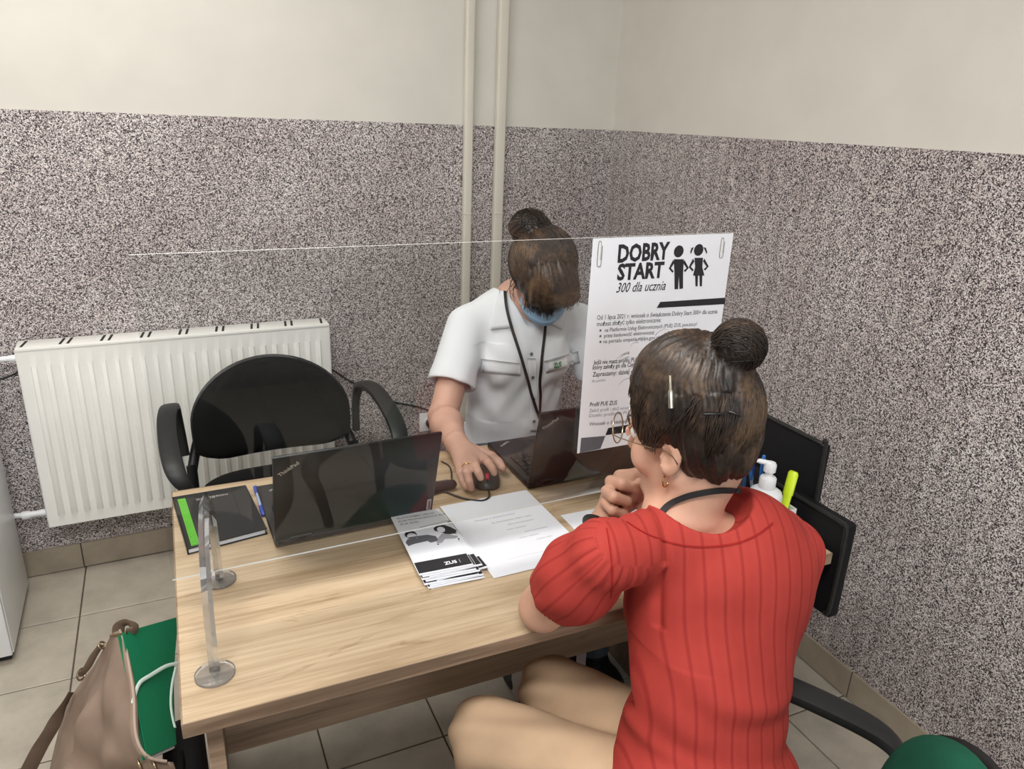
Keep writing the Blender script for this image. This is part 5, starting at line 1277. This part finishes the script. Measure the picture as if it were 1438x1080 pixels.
Fd = Field((0.55,1.30,0.52), (1.33,2.12,1.34), 0.0033)
add_head(Fd, TA, AA, 1.0)
Fd.cap(TA(0,-0.03,-0.06), nA, 0.050, 0.055, 0.02)
Fd.cap(nA, sR+np.array([0.05,0,-0.01]), 0.045, 0.042, 0.03); Fd.cap(nA, sL+np.array([-0.05,0,-0.01]), 0.045, 0.042, 0.03)
Fd.ell(chA+np.array([0,0,0.04]), (0.135,0.092,0.15), BtA, 0.03); Fd.ell(waA, (0.125,0.09,0.15), BtA, 0.04)
for s_, e_, w_ in ((sR, eR, wR), (sL, eL, wLh)):
    Fd.cap(s_, e_, 0.047, 0.040, 0.02); Fd.cap(e_, e_+(w_-e_)*0.3, 0.040, 0.043, 0.012); Fd.cap(e_+(w_-e_)*0.3, w_, 0.043, 0.026, 0.015)
z0 = DZ
K = [az(645,652,z0+0.040), az(655,650,z0+0.047), az(667,648,z0+0.049), az(680,645,z0+0.048)]   # knuckles little..index
for kk in K: Fd.cap(wR, npv(kk), 0.021, 0.0125, 0.014)
finger(Fd, [K[0], az(646,664,z0+0.040), az(650,676,z0+0.026), az(654,684,z0+0.016)], 0.0098, 0.0078)
finger(Fd, [K[1], az(656,664,z0+0.052), az(659,676,z0+0.036), az(662,686,z0+0.015)], 0.0105, 0.0082)
finger(Fd, [K[2], az(668,656,z0+0.062), az(672,664,z0+0.054), az(675,671,z0+0.044)], 0.0108, 0.0084)
finger(Fd, [K[3], az(686,650,z0+0.062), az(691,657,z0+0.053), az(694,664,z0+0.042)], 0.0106, 0.0083)
finger(Fd, [npv(wR)+np.array([0.018,-0.02,-0.004]), az(690,641,z0+0.035), az(700,649,z0+0.026), az(706,658,z0+0.022)], 0.0135, 0.0095)
# left hand on the keyboard
dh = n3([-0.35,-0.93,-0.12]); sd = n3(np.cross(dh, [0,0,1]))
for i, (o_, L) in enumerate(((-0.028,0.060), (-0.010,0.066), (0.009,0.064), (0.026,0.056))):
    kn_ = wLh + dh*0.075 + sd*o_ + np.array([0,0,-0.003]); Fd.cap(wLh, kn_, 0.020, 0.0125, 0.014)
    finger(Fd, chain(kn_, dh+sd*o_*3, [0,0,-1], (L*0.45,L*0.3,L*0.25), (-8,30,30)), 0.0098, 0.0076)
finger(Fd, chain(wLh+dh*0.02-sd*0.02, dh-sd*0.9, [0,0,-1], (0.035,0.028,0.022), (5,10,15)), 0.0125, 0.009)
P, Q = Fd.extract(2); bodyA = bvh_of(P, Q); arr_mesh('body', P-OA, Q, M['skin_a'], pa_)
add_face_parts(TAl, AA, pa_, 1.0, M['skin_a'], 0.006, M['hair_a'])
# shirt
Fd = Field((0.58,1.70,0.50), (1.34,2.14,1.12), 0.0036)
Fd.ell(chA+np.array([0,0,0.03]), (0.165,0.115,0.185), BtA, 0.03); Fd.ell(waA+np.array([0,0,0.02]), (0.152,0.112,0.19), BtA, 0.06); Fd.ell(hiA, (0.185,0.145,0.09), BtA, 0.05)
for q in (-1, 1): Fd.ell(chA + rA*q*0.068 + np.array([0,-0.078,0.0]), (0.062,0.048,0.062), BtA, 0.04)
for s_, e_ in ((sR, eR), (sL, eL)):
    d_ = n3(e_-s_); Fd.cap(nA+np.array([0,0,-0.02]), s_+(nA-s_)*0.2, 0.050, 0.052, 0.04); Fd.cap(s_, s_+d_*0.19, 0.058, 0.066, 0.02); Fd.cap(s_+d_*0.16, s_+d_*0.24, 0.064, 0.066, 0.01)
for s_, e_ in ((sR, eR), (sL, eL)):
    d_ = n3(e_-s_); Fd.cyl(s_+d_*0.178, s_+d_*0.36, 0.085, 0.003); Fd.cyl(s_+d_*0.145, s_+d_*0.36, 0.056, 0.004)
Fd.ell(nA+np.array([0,-0.012,0.05]), (0.066,0.068,0.07), BtA, 0.004, 's')
Fd.cap(nA+np.array([0,-0.08,0.03]), nA+np.array([-0.006,-0.145,-0.065]), 0.050, 0.006, 0.004, 's')
P, Q = Fd.extract(3); N = normals(P, Q); lx_ = (P-chA)@rA; lz = P[:,2]
disp = 0.0035*np.sin((lz-0.9*np.abs(lx_))*60)*np.exp(-((np.abs(lx_)-0.12)/0.05)**2)*(lz < 0.95)*(lz > 0.70) + 0.004*np.sin(lx_*55+lz*12)*np.exp(-((lz-0.70)/0.09)**2) + 0.0025*np.sin((lz*0.7+lx_)*85)*np.exp(-((lz-0.80)/0.08)**2)
P = P + N*disp[:,None]
shA = bvh_of(P, Q); shirt = arr_mesh('shirt', P-OA, Q, M['white_shirt'], pa_)
def TAo(o): o.data.transform(Matrix.Translation(Vector(-OA))); return o
fa = 2.3
TAo(patch('pocket_flap', shA, [(676,504),(730,510),(731,527),(678,523)], M['white_shirt'], shirt, 0.004, 0.002, 10, 4, fa))
TAo(patch('pocket_flap', shA, [(764,507),(812,493),(815,509),(767,524)], M['white_shirt'], shirt, 0.004, 0.002, 10, 4, fa))
TAo(patch('placket', shA, [(741,503),(752,503),(757,606),(745,606)], M['white_shirt'], shirt, 0.003, 0.0015, 3, 26, fa))
TAo(patch('collar', shA, [(700,409),(709,404),(717,460),(689,463)], M['white_shirt'], shirt, 0.006, 0.003, 8, 10, fa))
TAo(patch('collar', shA, [(793,412),(800,420),(789,463),(766,452)], M['white_shirt'], shirt, 0.006, 0.003, 8, 10, fa))
for u_, v_ in ((745.5,497), (747.5,529), (748.5,560), (749,591)):
    p, n = hit(shA, u_, v_, 0.006, fa); bm = bmesh.new(); u1, v1 = frame_of(n); lathe(bm, [(0.0042,0),(0.005,0.0008),(0.0048,0.0018),(0.0030,0.0015)], p-Vector(OA), 14, Matrix((u1, v1, n)).transposed()); bm_obj('button', bm, M['grey_ink'], shirt, 'auto')
TAo(ribbon('lanyard', shA, [(709,408),(711,430),(716,452),(729,496),(743,543),(750,568),(756,586)], 0.0042, M['cord'], pa_, 0.010, 0.001, 5, fa))
TAo(ribbon('lanyard', shA, [(765,448),(764,462),(761,496),(757.5,538),(757,565),(756,586)], 0.0042, M['cord'], pa_, 0.012, 0.001, 5, fa))
bq = [(776,504),(791,501),(792.5,514),(778,516.5)]
bo_ = TAo(patch('name_badge', shA, [(768,506),(794,500),(796,515),(770,521)], M['white_plastic'], pa_, 0.008, 0.0015, 3, 3, fa))
a1, _ = hit(shA, 776.5, 515.5, 0.016, fa); a2, _ = hit(shA, 791, 512, 0.016, fa); a3, _ = hit(shA, 775, 504, 0.016, fa)
lg = text('logo', 'ZUS', 0.021, basis(a1-Vector(OA), a2-a1, a3-a1), M['green_ink'], bo_, 0.03, sx=0.70)
a4, _ = hit(shA, 778, 518, 0.016, fa); text('logo', '_', 0.03, basis(a1-Vector(OA)+Vector((0.003,0,0.002)), a2-a1, a3-a1), M['green_ink'], bo_, 0.02)
# legs and shoes
Fd = Field((0.70,1.30,0.02), (1.22,2.14,0.66), 0.005)
Fd.ell(hiA+np.array([0,0,-0.02]), (0.15,0.11,0.08), BtA, 0.04)
for q, ka, aa in ((1, np.array([0.86,1.56,0.535]), np.array([0.83,1.62,0.09])), (-1, np.array([1.08,1.55,0.535]), np.array([1.06,1.50,0.09]))):
    h_ = hiA + rA*q*0.08; Fd.cap(h_, ka, 0.082, 0.062, 0.03); Fd.cap(ka, aa, 0.058, 0.045, 0.02); shoe(aa, radians(-92), M['black_plastic'], pa_, OA)
P, Q = Fd.extract(2); arr_mesh('trousers', P-OA, Q, M['denim'], pa_)
# mask
Fd = Field(CA-0.16, CA+0.16, 0.0028)
Fd.ell(TA(0,0.038,-0.055), (0.064,0.078,0.060), AA, 0.005); Fd.ell(TA(0,0.105,-0.040), (0.018,0.012,0.034), AA, 0.02)
Fd.cyl(TA(0,0.03,-0.018), TA(0,0.0,0.2), 0.2, 0.004); Fd.cyl(TA(0,0.030,-0.05), TA(0,-0.2,-0.05), 0.2, 0.004)
P, Q = Fd.extract(2); N = normals(P, Q); lc_ = (P-CA)@AA; P = P + N*(0.0012*np.sign(np.sin((lc_[:,2]+0.10)*190))*np.exp(-((lc_[:,2]+0.062)/0.03)**4))[:,None]
mk = arr_mesh('face_mask', P-OA, Q, M['mask'], pa_)
for q in (-1, 1):
    for zz in (-0.024, -0.085): tube('ear_loop', [Vector(TAl(q*0.058,0.040,zz)), Vector(TAl(q*0.072,0.012,zz*0.75-0.003)), Vector(TAl(q*0.080,-0.012,-0.02+zz*0.2))], 0.0010, M['white_plastic'], mk, 6)
# hair
sbA = np.array([0.022,-0.075,0.095])
Fd = Field(CA-0.20, CA+0.22, 0.003)
Fd.ell(TA(0.002,-0.018,0.042), (0.091,0.102,0.092), AA, 0.01); Fd.ell(TA(0,-0.06,-0.02), (0.066,0.055,0.06), AA, 0.03)
Fd.ell(TA(0,0.110,-0.045), (0.062,0.075,0.070), AA, 0.01, 's')
for q in (-1, 1): Fd.ell(TA(q*0.098,0.010,-0.034), (0.042,0.042,0.056), AA, 0.008, 's')
# fringe swept over the brow and side locks
for x0, y0, x1, y1, z1, r0, r1 in ((0.045,0.070,0.050,0.082,-0.020,0.020,0.007),(0.020,0.085,0.026,0.112,-0.012,0.020,0.008),(-0.010,0.088,-0.006,0.118,-0.002,0.020,0.008),(-0.040,0.078,-0.040,0.108,0.000,0.020,0.008),(-0.062,0.055,-0.078,0.080,-0.010,0.020,0.008)):
    continue
    Fd.cap(TA(x0,y0,0.075), TA((x0+x1)/2,(y0+y1)/2+0.012,0.035), r0, r0*0.8, 0.030); Fd.cap(TA((x0+x1)/2,(y0+y1)/2+0.012,0.035), TA(x1,y1,z1), r0*0.8, r1, 0.024)
Fd.ell(TA(-0.008,0.062,0.040), (0.076,0.052,0.058), AA, 0.04); Fd.ell(TA(-0.012,0.100,0.020), (0.058,0.018,0.032), AA, 0.03); Fd.ell(TA(-0.066,0.070,0.010), (0.020,0.030,0.036), AA, 0.03)
Fd.ell(TA(*sbA), (0.030,0.028,0.028), AA, 0.02); bunA = np.array([0.036,-0.088,0.103]); Fd.ell(TA(*bunA), (0.058,0.046,0.040), AA, 0.02)
P, Q = Fd.extract(2); N = normals(P, Q); loc = (P-CA)@AA; an = np.arctan2(loc[:,0]-sbA[0], loc[:,1]-sbA[1]); el_ = (loc[:,2]-sbA[2])/(np.linalg.norm(loc-sbA, axis=1)+1e-6)
P = P + N*(0.0014*np.sin(an*28+5*el_)+0.001*np.sin(an*63))[:,None]
hairA = arr_mesh('hair', P-OA, Q, M['hair_a'], pa_)
def stA(r):
    a = r.uniform(-pi, pi)
    while 1.15 < abs(a) < 2.0: a = r.uniform(-pi, pi)
    z = (0.055+r.uniform(-0.02,0.03)) if abs(a) < 0.8 else (r.uniform(-0.02,0.06) if abs(a) < 1.9 else r.uniform(-0.07,0.03)); return (0.086*sin(a), 0.098*cos(a)-0.015, z)
hair_strands('combed_strands', TAl, AA, M['hair_a'], hairA, (0.002,-0.018,0.042), (0.0925,0.1035,0.0935), stA, sbA, 1100, 0.004, 0.004, 8, 0.0010, 11, 0.014)
rnd = random.Random(9); paths = []
for i in range(300):
    ax = n3(np.array([rnd.gauss(0.1,0.6), rnd.gauss(0.1,0.5), rnd.gauss(0.9,0.4)])); u = n3(np.cross(ax, [0.3,0.9,0.2])); v = np.cross(ax, u); off = ax*rnd.uniform(-0.028,0.028); r_ = math.sqrt(max(0.0001, 1-(np.linalg.norm(off)/0.046)**2))*0.050*rnd.uniform(0.93,1.18); a0 = rnd.uniform(0,6.28); ln_ = rnd.uniform(1.0,3.0)
    paths.append([TAl(*(bunA+off+(u*cos(a0+ln_*k/11)+v*sin(a0+ln_*k/11))*r_*np.array([1.0,0.9,0.85]))) for k in range(12)])
for i in range(620):   # fringe falling forward
    x0 = rnd.uniform(-0.075, 0.062); x1 = x0*1.0 + rnd.uniform(-0.016,0.016) - 0.006; y1 = 0.120-0.5*abs(x1)+rnd.uniform(-0.006,0.010); z1 = rnd.uniform(-0.032,0.002) + (0.012 if x1 < -0.02 else 0)
    if x1 < -0.05: y1 += 0.012
    p0 = np.array([x0*0.75, 0.050+rnd.uniform(-0.03,0.01), 0.113-0.6*abs(x0)]); p1 = np.array([x0, 0.108-0.45*abs(x0), 0.060]); p2 = np.array([x1, y1, z1])
    paths.append([TAl(*((1-t)**2*p0 + 2*t*(1-t)*(p1+np.array([0,0.012,0.012])) + t*t*p2 + np.array([0,0.004,0]))) for t in [k/10 for k in range(11)]])
for i in range(12):
    q = 1 if rnd.random() < 0.6 else -1; x0 = q*rnd.uniform(0.07,0.085); p0 = np.array([x0, rnd.uniform(-0.02,0.03), rnd.uniform(-0.01,0.03)]); d_ = np.array([q*rnd.uniform(0,0.02), rnd.uniform(-0.01,0.04), -rnd.uniform(0.05,0.10)])
    paths.append([TAl(*(p0 + d_*(k/8) + np.array([q*0.010*sin(k/8*pi),0,0]))) for k in range(9)])
free_strands('loose_strands', paths, M['hair_a'], hairA, 0.0010)
ring('finger_ring', Vector(npv(az(656,664,z0+0.052).lerp(K[1],0.5))-OA), 0.0112, tuple(n3(npv(az(656,664,z0+0.052))-npv(K[1]))), M['gold'], 0.001, pa_)
print('SCENE DONE')
